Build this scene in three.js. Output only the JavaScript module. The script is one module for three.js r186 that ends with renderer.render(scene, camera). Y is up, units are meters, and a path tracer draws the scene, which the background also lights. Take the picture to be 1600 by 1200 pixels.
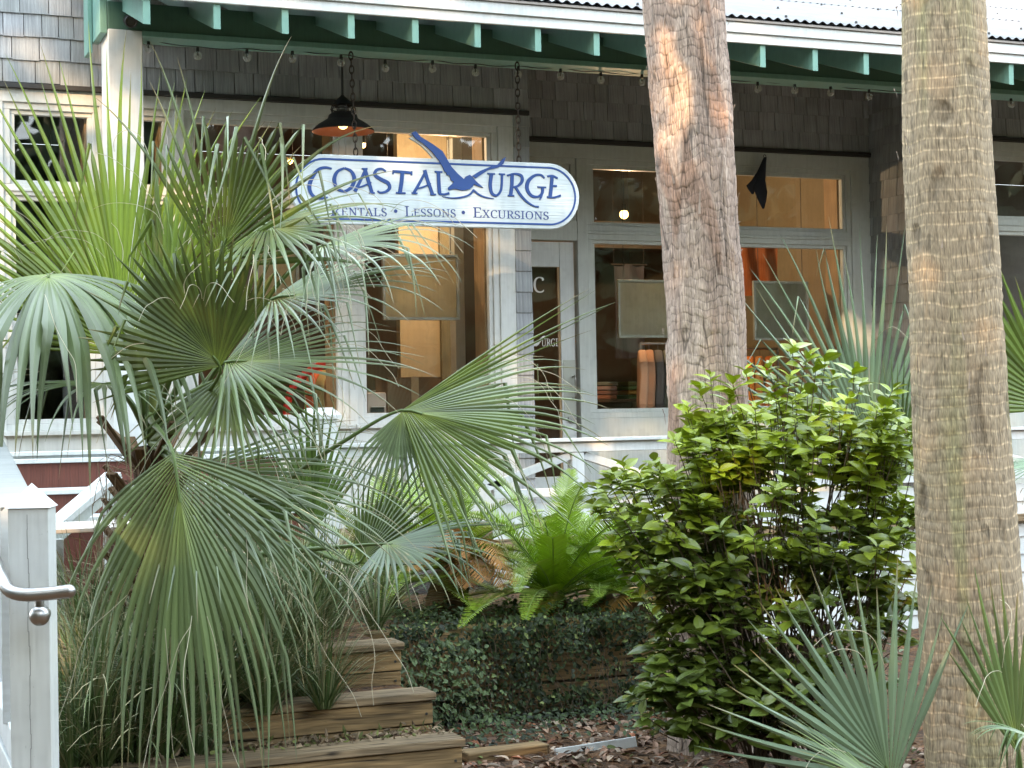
import * as THREE from 'three';
import { RoundedBoxGeometry } from 'three/addons/geometries/RoundedBoxGeometry.js';
import { mergeGeometries } from 'three/addons/utils/BufferGeometryUtils.js';
import { ImprovedNoise } from 'three/addons/math/ImprovedNoise.js';
import { FontLoader } from 'three/addons/loaders/FontLoader.js';
import { TextGeometry } from 'three/addons/geometries/TextGeometry.js';

/* ---------- camera, sky, sun, exposure ---------- */
const V3 = THREE.Vector3, rad = THREE.MathUtils.degToRad;
const scene = new THREE.Scene();
const camera = new THREE.PerspectiveCamera(25.99, 4 / 3, 0.1, 600);
camera.position.set(0, 1.55, 0);
camera.rotation.set(rad(0.892), rad(-22.13), rad(-1.036), 'YXZ');
camera.updateMatrixWorld();
const sunDir = new V3(-0.64, 0.36, 0.68).normalize();
const sun = new THREE.DirectionalLight(0xffd09a, 3.0);
sun.position.copy(sunDir).multiplyScalar(40).add(new V3(3, 1, -9));
sun.target.position.set(3, 1, -9);
sun.castShadow = true;
sun.shadow.mapSize.set(2048, 2048);
Object.assign(sun.shadow.camera, { left: -14, right: 14, top: 14, bottom: -14, near: 1, far: 90 });
sun.shadow.radius = 1.2;
scene.add(sun, sun.target);
const renderer = new THREE.WebGLRenderer({ antialias: true });
renderer.shadowMap.enabled = true;
renderer.toneMapping = THREE.LinearToneMapping;
renderer.toneMappingExposure = 2.9;
{ // evening sky: pale blue, hazy and brighter low down, warm towards the sun
  const SK = 1.75, w = 256, h = 128, d = new Float32Array(w * h * 4);
  for (let j = 0; j < h; j++) for (let i = 0; i < w; i++) {
    const az = (i + .5) / w * Math.PI * 2 - Math.PI, el = ((j + .5) / h - .5) * Math.PI;
    const v = new V3(Math.cos(el) * Math.cos(az), Math.sin(el), Math.cos(el) * Math.sin(az));
    const y = Math.max(0, v.y), k = Math.pow(1 - y, 3), s = Math.max(0, v.dot(sunDir));
    const g = .9 * Math.pow(s, 6);
    let r = .84 + .40 * k + g, gg = 1.0 + .34 * k + g * .86, b = 1.15 + .20 * k + g * .66;
    if (v.y < 0) { const q = Math.min(1, -v.y * 6); r += (.16 - r) * q; gg += (.16 - gg) * q; b += (.11 - b) * q; }
    const o = (j * w + i) * 4; d[o] = r * SK; d[o + 1] = gg * SK; d[o + 2] = b * SK; d[o + 3] = 1;
  }
  const t = new THREE.DataTexture(d, w, h, THREE.RGBAFormat, THREE.FloatType);
  t.mapping = THREE.EquirectangularReflectionMapping; t.magFilter = t.minFilter = THREE.LinearFilter; t.needsUpdate = true;
  scene.background = t; scene.environment = t;
}

/* ---------- helpers ---------- */
function rng(seed) { let a = seed >>> 0; return () => { a = a + 0x6D2B79F5 | 0; let t = Math.imul(a ^ a >>> 15, 1 | a); t = t + Math.imul(t ^ t >>> 7, 61 | t) ^ t; return ((t ^ t >>> 14) >>> 0) / 4294967296; }; }
const R0 = rng(11);
const pn = new ImprovedNoise();
const N3 = (x, y, z = 0) => pn.noise(x, y, z);
const fb = (x, y, z = 0) => N3(x, y, z) + .5 * N3(x * 2.1, y * 2.1, z + 7) + .25 * N3(x * 4.3, y * 4.3, z + 13);
const clamp = THREE.MathUtils.clamp, lerp = THREE.MathUtils.lerp, sstep = THREE.MathUtils.smoothstep;
const CR = new V3(1, 0, 0).applyQuaternion(camera.quaternion), CU = new V3(0, 1, 0).applyQuaternion(camera.quaternion), CB = new V3(0, 0, 1).applyQuaternion(camera.quaternion);
const ray = (px, py) => new V3((px - 800) / 2600, -(py - 600) / 2600, -1).applyQuaternion(camera.quaternion);
const at = (px, py, d) => ray(px, py).multiplyScalar(d).add(camera.position);              // a point at a distance along the view
const P = (px, py, D) => { const v = ray(px, py); return v.multiplyScalar(-D / v.z).add(camera.position); }; // a point on the upright plane z = -D
const X = (px, py, D) => P(px, py, D).x, Y = (px, py, D) => P(px, py, D).y;
const camv = (r, u, b) => new V3().addScaledVector(CR, r).addScaledVector(CU, u).addScaledVector(CB, b).normalize();
const used = {};
function numbered(n) { const k = used[n] = (used[n] ?? -1) + 1; return k ? n + '_' + String(k).padStart(3, '0') : n; }
function tag(o, label, category, group, kind) { o.userData.label = label; if (category) o.userData.category = category; if (group) o.userData.group = group; if (kind) o.userData.kind = kind; return o; }
function thing(name, label, category, pos = new V3(), group) { const g = new THREE.Group(); g.name = numbered(name); g.position.copy(pos); scene.add(g); return tag(g, label, category, group); }
function sub(name, parent) { const g = new THREE.Group(); g.name = name; parent.add(g); return g; }
function mesh(name, geo, mat, parent) { const m = new THREE.Mesh(geo, mat); m.name = name; m.castShadow = m.receiveShadow = true; parent.add(m); return m; }
function struct(name, geo, mat) { const m = mesh(numbered(name), geo, mat, scene); m.userData.kind = 'structure'; return m; }
function metreUV(g) {
  const p = g.attributes.position, n = g.attributes.normal, uv = new Float32Array(p.count * 2);
  for (let i = 0; i < p.count; i++) {
    const ax = Math.abs(n.getX(i)), ay = Math.abs(n.getY(i)), az = Math.abs(n.getZ(i)), x = p.getX(i), y = p.getY(i), z = p.getZ(i);
    if (az >= ax && az >= ay) { uv[i * 2] = x; uv[i * 2 + 1] = y; } else if (ay >= ax) { uv[i * 2] = x; uv[i * 2 + 1] = z; } else { uv[i * 2] = z; uv[i * 2 + 1] = y; }
  }
  g.setAttribute('uv', new THREE.BufferAttribute(uv, 2)); return g;
}
function bx(x0, x1, y0, y1, z0, z1, r = .004) {
  const w = Math.abs(x1 - x0), h = Math.abs(y1 - y0), d = Math.abs(z1 - z0); r = Math.min(r, w / 3, h / 3, d / 3);
  const g = new RoundedBoxGeometry(w, h, d, 1, r); g.translate((x0 + x1) / 2, (y0 + y1) / 2, (z0 + z1) / 2); return metreUV(g);
}
function beam(a, b, w, h, up = new V3(0, 1, 0), r = .004) { // a bar from a to b, w across, h along up
  const L = a.distanceTo(b), g = new RoundedBoxGeometry(L, h, w, 1, Math.min(r, w / 3, h / 3)); metreUV(g);
  const x = b.clone().sub(a).normalize(), z = x.clone().cross(up).normalize(), y = z.clone().cross(x);
  g.applyMatrix4(new THREE.Matrix4().makeBasis(x, y, z).setPosition(a.clone().add(b).multiplyScalar(.5))); return g;
}
function tube(pts, r, seg = 24, rs = 8, taper) {
  const c = new THREE.CatmullRomCurve3(pts), g = new THREE.TubeGeometry(c, seg, r, rs, false);
  if (taper !== undefined) { const p = g.attributes.position, q = new V3(), c0 = new V3(); for (let i = 0; i <= seg; i++) { c.getPointAt(i / seg, c0); const k = lerp(1, taper, i / seg); for (let j = 0; j <= rs; j++) { const n = i * (rs + 1) + j; q.fromBufferAttribute(p, n).sub(c0).multiplyScalar(k).add(c0); p.setXYZ(n, q.x, q.y, q.z); } } g.computeVertexNormals(); }
  return g;
}
class Acc { // collects triangles into one geometry
  constructor() { this.p = []; this.c = []; this.i = []; }
  add(geo, m, col) { const p = geo.attributes.position, b = this.p.length / 3, v = new V3(); for (let k = 0; k < p.count; k++) { v.fromBufferAttribute(p, k).applyMatrix4(m); this.p.push(v.x, v.y, v.z); this.c.push(col.r, col.g, col.b); } const ix = geo.index.array; for (let k = 0; k < ix.length; k++) this.i.push(ix[k] + b); }
  geo(base) { const g = new THREE.BufferGeometry(); g.setAttribute('position', new THREE.Float32BufferAttribute(this.p, 3)); g.setAttribute('color', new THREE.Float32BufferAttribute(this.c, 3)); g.setIndex(this.i); if (base) g.translate(-base.x, -base.y, -base.z); g.computeVertexNormals(); return g; }
}
const lin = (r, g, b) => new THREE.Color().setRGB(r, g, b);
/* ---------- textures and materials ---------- */
function vn(x, y, px, py, s) { // tiling value noise
  const xi = Math.floor(x), yi = Math.floor(y), fx = x - xi, fy = y - yi, u = fx * fx * (3 - 2 * fx), v = fy * fy * (3 - 2 * fy);
  const h = (a, b) => { a = ((a % px) + px) % px; b = ((b % py) + py) % py; let n = Math.imul(a + 1, 374761393) ^ Math.imul(b + 7, 668265263) ^ Math.imul(s + 3, 2246822519); n = Math.imul(n ^ n >>> 13, 1274126177); return ((n ^ n >>> 16) >>> 0) / 4294967296; };
  return lerp(lerp(h(xi, yi), h(xi + 1, yi), u), lerp(h(xi, yi + 1), h(xi + 1, yi + 1), u), v);
}
const T = (u, v, a, b, s) => vn(u * a, v * b, a, b, s);
function tex(w, h, fn, srgb = true, rx = 1, ry = 1) {
  const d = new Uint8Array(w * h * 4);
  for (let j = 0; j < h; j++) for (let i = 0; i < w; i++) { const c = fn((i + .5) / w, (j + .5) / h), o = (j * w + i) * 4; d[o] = clamp(c[0], 0, 1) * 255; d[o + 1] = clamp(c[1], 0, 1) * 255; d[o + 2] = clamp(c[2], 0, 1) * 255; d[o + 3] = 255; }
  const t = new THREE.DataTexture(d, w, h); t.magFilter = THREE.LinearFilter; t.minFilter = THREE.LinearMipmapLinearFilter; t.generateMipmaps = true; t.wrapS = t.wrapT = THREE.RepeatWrapping; t.repeat.set(rx, ry);
  if (srgb) t.colorSpace = THREE.SRGBColorSpace; t.needsUpdate = true; return t;
}
const gray = f => (u, v) => { const k = f(u, v); return [k, k, k]; };
const paintT = tex(512, 512, (u, v) => { const k = .97 - .05 * T(u, v, 4, 9, 1) - .04 * T(u, v, 90, 6, 2) - .04 * Math.pow(T(u, v, 30, 30, 3), 4), s = T(u, v, 120, 120, 4) > .985 ? .12 : 0, w = .05 * Math.pow(T(u, v, 7, 7, 5), 2); return [k - s - w * .4, k - s - w * .5, k - s - w]; });
const paintB = tex(512, 512, gray((u, v) => .5 * T(u, v, 120, 8, 6) + .3 * T(u, v, 60, 60, 7) + .2 * T(u, v, 8, 8, 8)), false);
const grainV = tex(512, 512, (u, v) => { const k = 1.0 - .13 * T(u, v, 120, 5, 11) - .08 * T(u, v, 40, 3, 12) - .1 * T(u, v, 6, 6, 13) - .04 * T(u, v, 250, 40, 14); return [k, k * .995, k * .985]; }, true, 1.6, 1.6);
const grainVB = tex(512, 512, gray((u, v) => .6 * T(u, v, 120, 4, 11) + .4 * T(u, v, 240, 12, 15)), false, 1.6, 1.6);
const timberT = tex(1024, 512, (u, v) => {
  const w = v + .02 * T(u, v, 4, 6, 20), g = T(u, w, 6, 70, 21), f = T(u, w, 14, 190, 22), cr = Math.pow(T(u, w, 5, 120, 23), 9), st = T(u, v, 5, 5, 24), kn = Math.pow(T(u, v, 9, 26, 25), 10);
  const k = .70 + .22 * g + .16 * f - .55 * cr - .2 * st - .5 * kn; return [k * 1.0, k * .9, k * .74];
});
const timberB = tex(1024, 512, gray((u, v) => { const w = v + .02 * T(u, v, 4, 6, 20); return .5 * T(u, w, 14, 190, 22) + .5 - .5 * Math.pow(T(u, w, 5, 120, 23), 6); }), false);
const soilT = tex(512, 512, (u, v) => { const k = .3 + .35 * T(u, v, 24, 24, 31) + .35 * T(u, v, 90, 90, 32), m = T(u, v, 6, 6, 33); return [k * (.95 + .1 * m), k * .82, k * (.66 - .1 * m)]; });
const soilB = tex(512, 512, gray((u, v) => .5 * T(u, v, 24, 24, 31) + .5 * T(u, v, 90, 90, 32)), false);
const signB = tex(1024, 512, gray((u, v) => { const w = v + .012 * T(u, v, 5, 4, 41); return .65 * T(u, w, 5, 90, 42) + .35 * T(u, w, 24, 60, 43); }), false, .8, 1.6);
const std = (c, o = {}) => new THREE.MeshStandardMaterial({ color: c, roughness: .7, ...o });
const phy = (c, o = {}) => new THREE.MeshPhysicalMaterial({ color: c, roughness: .5, ...o });
const painted = (c, o = {}) => std(c, { map: paintT, bumpMap: paintB, bumpScale: .0012, roughness: .52, ...o });
const M = {
  white: painted(lin(.70, .73, .74)), trim: painted(lin(.74, .77, .77)), trimGrey: painted(lin(.62, .66, .64)), green: painted(lin(.18, .36, .31)), greenShaded: painted(lin(.075, .17, .135)),
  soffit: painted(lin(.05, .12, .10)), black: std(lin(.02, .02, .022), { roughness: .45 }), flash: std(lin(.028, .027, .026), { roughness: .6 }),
  shingle: [.47, .52, .43, .55, .49].map((k, i) => std(lin(k * .93, k * (.985 + .012 * (i % 3)), k * (1.06 + .02 * (i % 2))), { map: grainV, bumpMap: grainVB, bumpScale: .002, roughness: .85 })),
  backing: std(lin(.045, .043, .04), { roughness: .95 }),
  glass: phy(lin(.97, .985, .98), { transmission: 1, thickness: 0, roughness: .015, ior: 1.5 }),
  bulbGlass: phy(lin(.95, .96, .95), { transmission: .88, thickness: 0, roughness: .1, ior: 1.6 }),
  sheet: std(lin(.19, .182, .182), { metalness: .25, roughness: .5 }), chain: std(lin(.045, .035, .028), { metalness: .6, roughness: .6 }),
  steel: std(lin(.42, .41, .40), { metalness: 1, roughness: .36, bumpMap: paintB, bumpScale: .0003 }),
  timber: std(lin(.46, .38, .27), { map: timberT, bumpMap: timberB, bumpScale: .004, roughness: .88 }), timberCap: std(lin(.44, .40, .36), { map: timberT, bumpMap: timberB, bumpScale: .005, roughness: .92 }),
  redwood: std(lin(.16, .045, .028), { map: grainV, bumpMap: grainVB, bumpScale: .002, roughness: .7 }),
  soil: std(lin(.20, .15, .11), { map: soilT, bumpMap: soilB, bumpScale: .02, roughness: .98 }),
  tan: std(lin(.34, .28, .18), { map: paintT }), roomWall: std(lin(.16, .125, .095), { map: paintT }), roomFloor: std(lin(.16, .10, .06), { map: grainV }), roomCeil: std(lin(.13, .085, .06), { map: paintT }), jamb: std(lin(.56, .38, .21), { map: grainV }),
  blue: std(lin(.006, .05, .23), { roughness: .5 }), signFace: std(lin(.62, .70, .75), { bumpMap: signB, bumpScale: .0020, roughness: .6, map: tex(512, 512, (u, v) => { const d = Math.pow(T(u, v, 3, 5, 91), 2), g = T(u, v, 40, 9, 92), k = 1 - .10 * d - .05 * g - (T(u, v, 150, 150, 93) > .985 ? .15 : 0); return [k, k * (1 - .02 * d), k * (1 - .05 * d)]; }) }),
  text: std(lin(.02, .045, .20), { roughness: .5 }), print: std(lin(.8, .8, .78), { roughness: .7 }),
};
const leafMat = (o = {}) => phy(0xffffff, { vertexColors: true, side: THREE.DoubleSide, roughness: .42, transmission: .28, thickness: 0, specularIntensity: .8, ...o });
const palmMat = leafMat({ roughness: .36, transmission: .30 }), stiffMat = leafMat({ roughness: .34, transmission: .22 }), dryMat = leafMat({ roughness: .8, transmission: .15, specularIntensity: .3 }), bushMat = leafMat({ roughness: .3, transmission: .36 });
const barkMat = std(0xffffff, { vertexColors: true, roughness: .95 });

/* ---------- ground ---------- */
{
  const g = new THREE.PlaneGeometry(160, 160, 1, 1); g.rotateX(-Math.PI / 2); metreUV(g); g.translate(0, -.06, 0); const far = struct('ground', g, M.soil); tag(far, 'brown soil under the palms and leaf litter', null);
  const h = new THREE.PlaneGeometry(14, 9, 200, 130); h.rotateX(-Math.PI / 2); h.translate(3.5, 0, -5.8); const p = h.attributes.position;
  for (let i = 0; i < p.count; i++) { const x = p.getX(i), z = p.getZ(i); const e = Math.min(1, (x + 3.5) * 2, (10.5 - x) * 2, (z + 10.3) * 3, (-1.3 - z) * 3); p.setY(i, -.05 + Math.max(0, e) * (.05 + .035 * fb(x * 1.1, z * 1.1, 3) + .014 * fb(x * 7, z * 7, 5))); }
  h.computeVertexNormals(); metreUV(h); tag(struct('planting_bed', h, M.soil), 'brown planting bed strewn with dry leaves in front of the porch', null);
}

{ const g = bx(-30, 34, -.3, -.02, -3.6, 9, .01); tag(struct('bounce_pavement', g, std(lin(.46, .44, .40), { map: soilT, bumpMap: soilB, bumpScale: .004, roughness: .9 })), 'unseen pale concrete lane added to bounce light into the porch', null); }  // lane out of view, added to bounce light up under the porch roof

/* ---------- the shop building ---------- */
const DT = 9.3, DP = 10.0, DB = 11.1, DC = 12.15, FL = .75, HF = 3.68;
const shop = thing('shop_building', 'grey shingled shop with green eaves, porch roof, white trimmed windows and glass door', 'shop');
const xEnd = 8.32, xCor = 4.675, XL = -1.2, XR = 15;
function shingles(parent, horiz, len, y0, y1, place, seed, e = .15, first = 0) { // courses of separate shingles; place(a,b) makes a point transform
  const r = rng(seed), cache = [];
  for (let row = 0, y = y0; y < y1; y += e, row++) {
    let a = -r() * .12; const top = Math.min(y + e + .012, y1 + .02);
    while (a < len) {
      const w = .085 + r() * .125, x0 = Math.max(0, a + .0025), x1 = Math.min(len, a + w - .0025); a += w;
      if (x1 - x0 < .02) continue;
      const dy = (r() - .5) * .008, hgt = top - y - dy, g = new THREE.BoxGeometry(x1 - x0, hgt, .014, 1, 1, 1), p = g.attributes.position;
      for (let i = 0; i < p.count; i++) { const up = p.getY(i) > 0; p.setZ(i, p.getZ(i) + (up ? .006 : .017) + (r() - .5) * .001); }
      g.computeVertexNormals();
      const ou = r() * 3, ov = r() * 3, uv = g.attributes.uv; for (let i = 0; i < uv.count; i++) uv.setXY(i, uv.getX(i) * (x1 - x0) + ou, uv.getY(i) * hgt + ov);
      const m = mesh('shingle', g, M.shingle[Math.floor(r() * 5)], parent); place(m, (x0 + x1) / 2, y + dy + hgt / 2); m.rotation.z += (r() - .5) * .006;
    }
  }
}
// walls: header bands over the windows, shingled
function wallBand(name, x0, x1, y0, y1, D) { const w = sub('wall', shop); mesh('sheathing', bx(x0, x1, y0, y1, -D - .16, -D - .012), M.backing, w); shingles(w, true, x1 - x0, y0 + .004, y1, (m, a, y) => m.position.set(x0 + a, y, -D - .012), name); return w; }
wallBand(101, XL, 1.62, HF + .035, 5.2, DB); wallBand(102, 1.622, xCor, HF + .035, 4.3, DB); wallBand(103, xCor + .02, xEnd, HF + .035, 4.25, DC); wallBand(104, xEnd + .02, XR, HF + .035, 4.3, DB);
{ // strip of shingles beside the door, and the side wall of the recess
  const w = sub('wall', shop), x0 = X(806, 500, DB); mesh('sheathing', bx(x0, xCor - .012, FL, HF + .03, -DC, -DB - .013), M.backing, w);
  const r = rng(5); for (let y = FL; y < HF; y += .15) { const q = bx(x0 + .004, xCor + .004 + r() * .01, -.079, .079, -.008, .008, .002); const m = mesh('shingle', q, M.shingle[Math.floor(r() * 5)], w); m.rotation.x = -.07; m.position.set(0, y + .079, -DB - .002); }
  const s = sub('wall', shop); mesh('sheathing', bx(xEnd + .014, xEnd + .15, FL, 4.3, -DC - .1, -DB - .17), M.backing, s);
  shingles(s, true, DC - DB + .02, FL, 4.25, (m, a, y) => { m.position.set(xEnd + .014, y, -DC + a); m.rotation.y = -Math.PI / 2; }, 106);
  mesh('corner_board', bx(xEnd - .01, xEnd + .1, FL, HF, -DB - .17, -DB + .012), M.trimGrey, s);
}
for (const [a, b, D] of [[XL, xCor, DB], [xCor + .02, xEnd, DC], [xEnd + .1, XR, DB]]) mesh('flashing', bx(a, b, HF, HF + .032, -D - .03, -D + .035, .003), M.flash, shop);
function casing(x0, x1, y0, y1, D, mat, proud = 0) { return mesh('casing', bx(x0, x1, y0, y1, -D - .12, -D + proud), mat, shop); }
function win(x0, x1, y0, y1, D, mat, jambR = true) { // a glazed unit in a stepped frame with a lit timber jamb inside
  const w = sub('window', shop), f = .045, s = .03, z = -D;
  for (const [o, t, zf, nm] of [[0, f, z - .016, 'frame'], [f, s, z - .034, 'sash']]) {
    const a = x0 + o, b = x1 - o, c = y0 + o, d = y1 - o;
    mesh(nm, mergeGeometries([bx(a, b, c, c + t, zf - .05, zf), bx(a, b, d - t, d, zf - .05, zf), bx(a, a + t, c + t, d - t, zf - .05, zf), bx(b - t, b, c + t, d - t, zf - .05, zf)]), mat, w);
  }
  mesh('pane', bx(x0 + f + s - .004, x1 - f - s + .004, y0 + f + s - .004, y1 - f - s + .004, z - .066, z - .060, .001), M.glass, w);
  mesh('jamb', mergeGeometries([bx(x1 - f - s - .012, x1 - .01, y0, y1, z - .30, z - .095), bx(x0 + .01, x0 + f + s - .01, y0, y1, z - .30, z - .095), bx(x0 + .02, x1 - .02, y0, y0 + .06, z - .30, z - .095)]), M.jamb, w);
  return w;
}
const bar = [Y(932, 346, DC), Y(934, 380, DC)], sillY = 1.545, fw = .075;
{ // front wall: window bays from left to right
  const yt = HF, headB = Y(25, 177, DB) + fw, m = M.trim;
  const bays = [[X(25, 300, DB) - fw, X(150, 300, DB) + .03], [X(186, 300, DB), X(256, 300, DB) + fw], [X(309, 400, DB) - fw, X(527, 400, DB) + fw], [X(572, 400, DB) - fw, X(766, 400, DB) + fw]];
  const tr0 = Y(27, 280, DB) - fw, mn1 = Y(33, 312, DB) + fw;
  mesh('casing', bx(XL, X(806, 400, DB), headB, yt, -DB - .12, -DB), m, shop);
  let x = XL; for (const [a, b] of [...bays, [X(806, 400, DB), 0]]) { casing(x, a, FL, headB, DB, m); x = b; }
  for (const [a, b] of bays) { casing(a, b, mn1, tr0, DB, m, -.006); casing(a, b, FL, sillY - fw, DB, m, -.008); mesh('sill', bx(a - .02, b + .02, sillY - fw - .03, sillY - fw, -DB - .005, -DB + .03), m, shop); win(a, b, tr0, headB, DB, m); win(a, b, sillY - fw, mn1, DB, m); }
}
{ // recessed wall: door and wide window
  const m = M.trimGrey, xd0 = X(905, 500, DC) - .93, xd1 = X(905, 500, DC), xw0 = X(934, 500, DC) - fw, xw1 = X(1322, 450, DC) + fw, yt = HF, head = Y(1318, 279, DC) + fw, dtop = 2.9;
  mesh('casing', bx(xCor - .2, xEnd, head, yt, -DC - .12, -DC), m, shop); casing(xd1, xw0, FL, head, DC, m); casing(xw1, xEnd, FL, head, DC, m); casing(xCor - .2, xd0, FL, head, DC, m);
  casing(xw0, xw1, bar[1] + fw, bar[0] - fw, DC, m, -.006); casing(xw0, xw1, FL, sillY - fw, DC, m, -.008); mesh('flashing', bx(xw0, xw1, Y(1000, 683, DC) - .02, Y(1000, 683, DC), -DC - .02, -DC + .015, .003), M.flash, shop);
  win(xw0, xw1, bar[0] - fw, head, DC, m); win(xw0, xw1, sillY - fw, bar[1] + fw, DC, m);
  casing(xd0, xd1, dtop, dtop + .16, DC, m, -.006); win(xd0, xd1, dtop + .16, head, DC, m);
  const d = sub('door', shop), z = -DC - .05, gx0 = xd0 + .17, gx1 = X(880, 500, DC), gy1 = Y(850, 416, DC);
  mesh('door_leaf', mergeGeometries([bx(xd0 + .01, gx0, FL + .02, dtop - .01, z - .045, z), bx(gx1, xd1 - .015, FL + .02, dtop - .01, z - .045, z), bx(gx0, gx1, gy1, dtop - .01, z - .043, z - .003), bx(gx0, gx1, FL + .02, FL + .26, z - .043, z - .003)]), M.trim, d);
  mesh('pane', bx(gx0 - .004, gx1 + .004, FL + .255, gy1 + .004, z - .024, z - .018, .001), M.glass, d);
  mesh('jamb', bx(gx1 - .02, gx1 - .001, FL + .26, gy1, z - .018, z - .004, .001), M.jamb, d);
  const hx = X(898, 612, DC), hy = Y(897, 605, DC);
  mesh('handle_plate', bx(hx - .075, hx + .03, hy - .24, hy + .22, z, z + .005, .002), std(lin(.42, .43, .38), { metalness: .5, roughness: .45 }), d);
  mesh('handle', mergeGeometries([tube([new V3(hx + .005, hy + .085, z + .004), new V3(hx + .005, hy + .085, z + .05), new V3(hx + .005, hy, z + .055), new V3(hx + .005, hy - .085, z + .05), new V3(hx + .005, hy - .085, z + .004)], .008, 32, 8)]), M.steel, d);
  mesh('lock', new THREE.CylinderGeometry(.032, .032, .02, 24).rotateX(Math.PI / 2).translate(hx - .01, Y(897, 655, DC), z + .01), M.steel, d);
}
{ // right wing beyond the recess: wide window behind the palm trunk
  const m = M.trimGrey, x0 = X(1556, 300, DB) - fw, x1 = x0 + 2.4, h = Y(1556, 249, DB) + fw, b0 = Y(1558, 336, DB) - fw, b1 = Y(1559, 366, DB) + fw;
  mesh('casing', bx(xEnd + .1, XR, h, HF, -DB - .12, -DB), m, shop); casing(xEnd + .1, x0, FL, h, DB, m); casing(x1, XR, FL, h, DB, m); casing(x0, x1, b1, b0, DB, m, -.006); casing(x0, x1, FL, sillY - fw, DB, m, -.008);
  win(x0, x1, b0, h, DB, m); win(x0, x1, sillY - fw, b1, DB, m);
}
// porch roof: beam, rafter tails, boards, fascia, corrugated sheets
const sl = .33, xB = 1.52;
mesh('porch_beam', bx(xB, XR, 3.855, 4.02, -DP - .2, -DP), M.greenShaded, shop); mesh('beam_trim', bx(xB + .2, XR, 3.82, 3.856, -DP - .2, -DP + .012), M.green, shop);  // beam green is darkened: the eave shade is put into its colour
mesh('beam_end', bx(xB - .045, xB - .002, 3.83, 4.3, -DP - .34, -DP - .01), M.green, shop); mesh('beam_end', bx(xB - .075, xB - .047, 3.77, 4.4, -DP - .47, -DP - .30), M.green, shop);
for (let k = 0; k < 33; k++) { const x = X(224, 28, DT) + .04 + .3945 * k; const s = new THREE.Shape(); const y0 = 3.735, y1 = 3.90; s.moveTo(0, y0); s.lineTo(0, y1); s.lineTo(2.2, y1 + 2.2 * sl); s.lineTo(2.2, y0 + 2.2 * sl); s.closePath(); const g = new THREE.ExtrudeGeometry(s, { depth: .037, bevelEnabled: true, bevelSize: .0015, bevelThickness: .0015, bevelSegments: 1 }); g.rotateY(Math.PI / 2); metreUV(g); const m = mesh('rafter', g, M.green, shop); m.position.set(x - .04, 0, -DT); }
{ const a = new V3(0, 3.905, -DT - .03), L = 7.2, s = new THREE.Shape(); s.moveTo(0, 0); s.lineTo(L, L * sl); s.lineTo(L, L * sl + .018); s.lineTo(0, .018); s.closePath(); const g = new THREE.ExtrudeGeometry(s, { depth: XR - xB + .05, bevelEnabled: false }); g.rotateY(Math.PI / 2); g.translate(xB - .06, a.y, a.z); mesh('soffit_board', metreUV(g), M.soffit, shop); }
mesh('fascia', bx(xB - .06, XR, 3.877, 3.937, -DT + .001, -DT + .022, .003), M.white, shop); mesh('fascia', bx(xB - .06, XR, 3.938, 4.004, -DT + .001, -DT + .04, .003), M.white, shop); mesh('drip_edge', bx(xB - .06, XR, 4.006, 4.022, -DT - .02, -DT + .055, .002), std(lin(.34, .31, .29), { metalness: .4, roughness: .6 }), shop);
{ // corrugated sheet, real corrugations running down the slope, laid in overlapping lengths
  const pitch = .0675, n = Math.floor((XR - xB) / pitch), pos = [], idx = [], per = 6, rows = [[0, 2.4, .0], [2.36, 4.9, .006], [4.86, 7.4, .012]];
  for (const [d0, d1, lift] of rows) { const b = pos.length / 3; for (let i = 0; i <= n * per; i++) { const x = xB - .06 + i / per * pitch, w = .009 * Math.cos(i / per * Math.PI * 2); for (const d of [d0, d1]) pos.push(x, 4.035 + (d - 0) * sl + w + lift, -DT + .075 - d); if (i) { const q = b + i * 2; idx.push(q - 2, q, q - 1, q - 1, q, q + 1); } } }
  const g = new THREE.BufferGeometry(); g.setAttribute('position', new THREE.Float32BufferAttribute(pos, 3)); g.setIndex(idx); g.computeVertexNormals(); metreUV(g); M.sheet.side = THREE.DoubleSide; M.sheet.map = tex(256, 256, (u, v) => { const k = .9 - .1 * T(u, v, 5, 7, 61) - .08 * T(u, v, 60, 14, 62), r = Math.pow(T(u, v, 9, 5, 63), 7) * .5; return [k, k - r * .3, k - r * .5]; }, true, .7, .7);
  const roof = mesh('roof_sheet', g, M.sheet, shop), sc = new THREE.CylinderGeometry(.008, .010, .012, 6), scr = [];
  for (let i = 0; i < n; i += 8) for (const d of [.12, 1.1, 2.2, 3.4]) { const q = sc.clone(); q.translate(xB - .06 + (i + .0) * pitch, 4.05 + d * sl, -DT + .075 - d); scr.push(q); }
  const sm = mesh('roof_screw', mergeGeometries(scr), M.flash, roof); sm.userData.kind = 'stuff';
}
mesh('porch_post', bx(X(172, 300, DP), X(225, 300, DP) + .004, FL, 3.855, -DP - .27, -DP + .006, .006), M.white, shop);
mesh('eave_light', mergeGeometries([new THREE.CylinderGeometry(.03, .034, .09, 20, 1, false).rotateX(Math.PI / 2 + .3), new THREE.TorusGeometry(.032, .006, 8, 24).rotateX(.3).translate(0, -.012, .044)]).translate(X(201, 36, DP), Y(201, 36, DP), -DP + .05), M.black, shop);
mesh('porch_floor', bx(XL, XR, FL - .05, FL, -DC - .1, -9.55), M.timberCap, shop);
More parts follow.
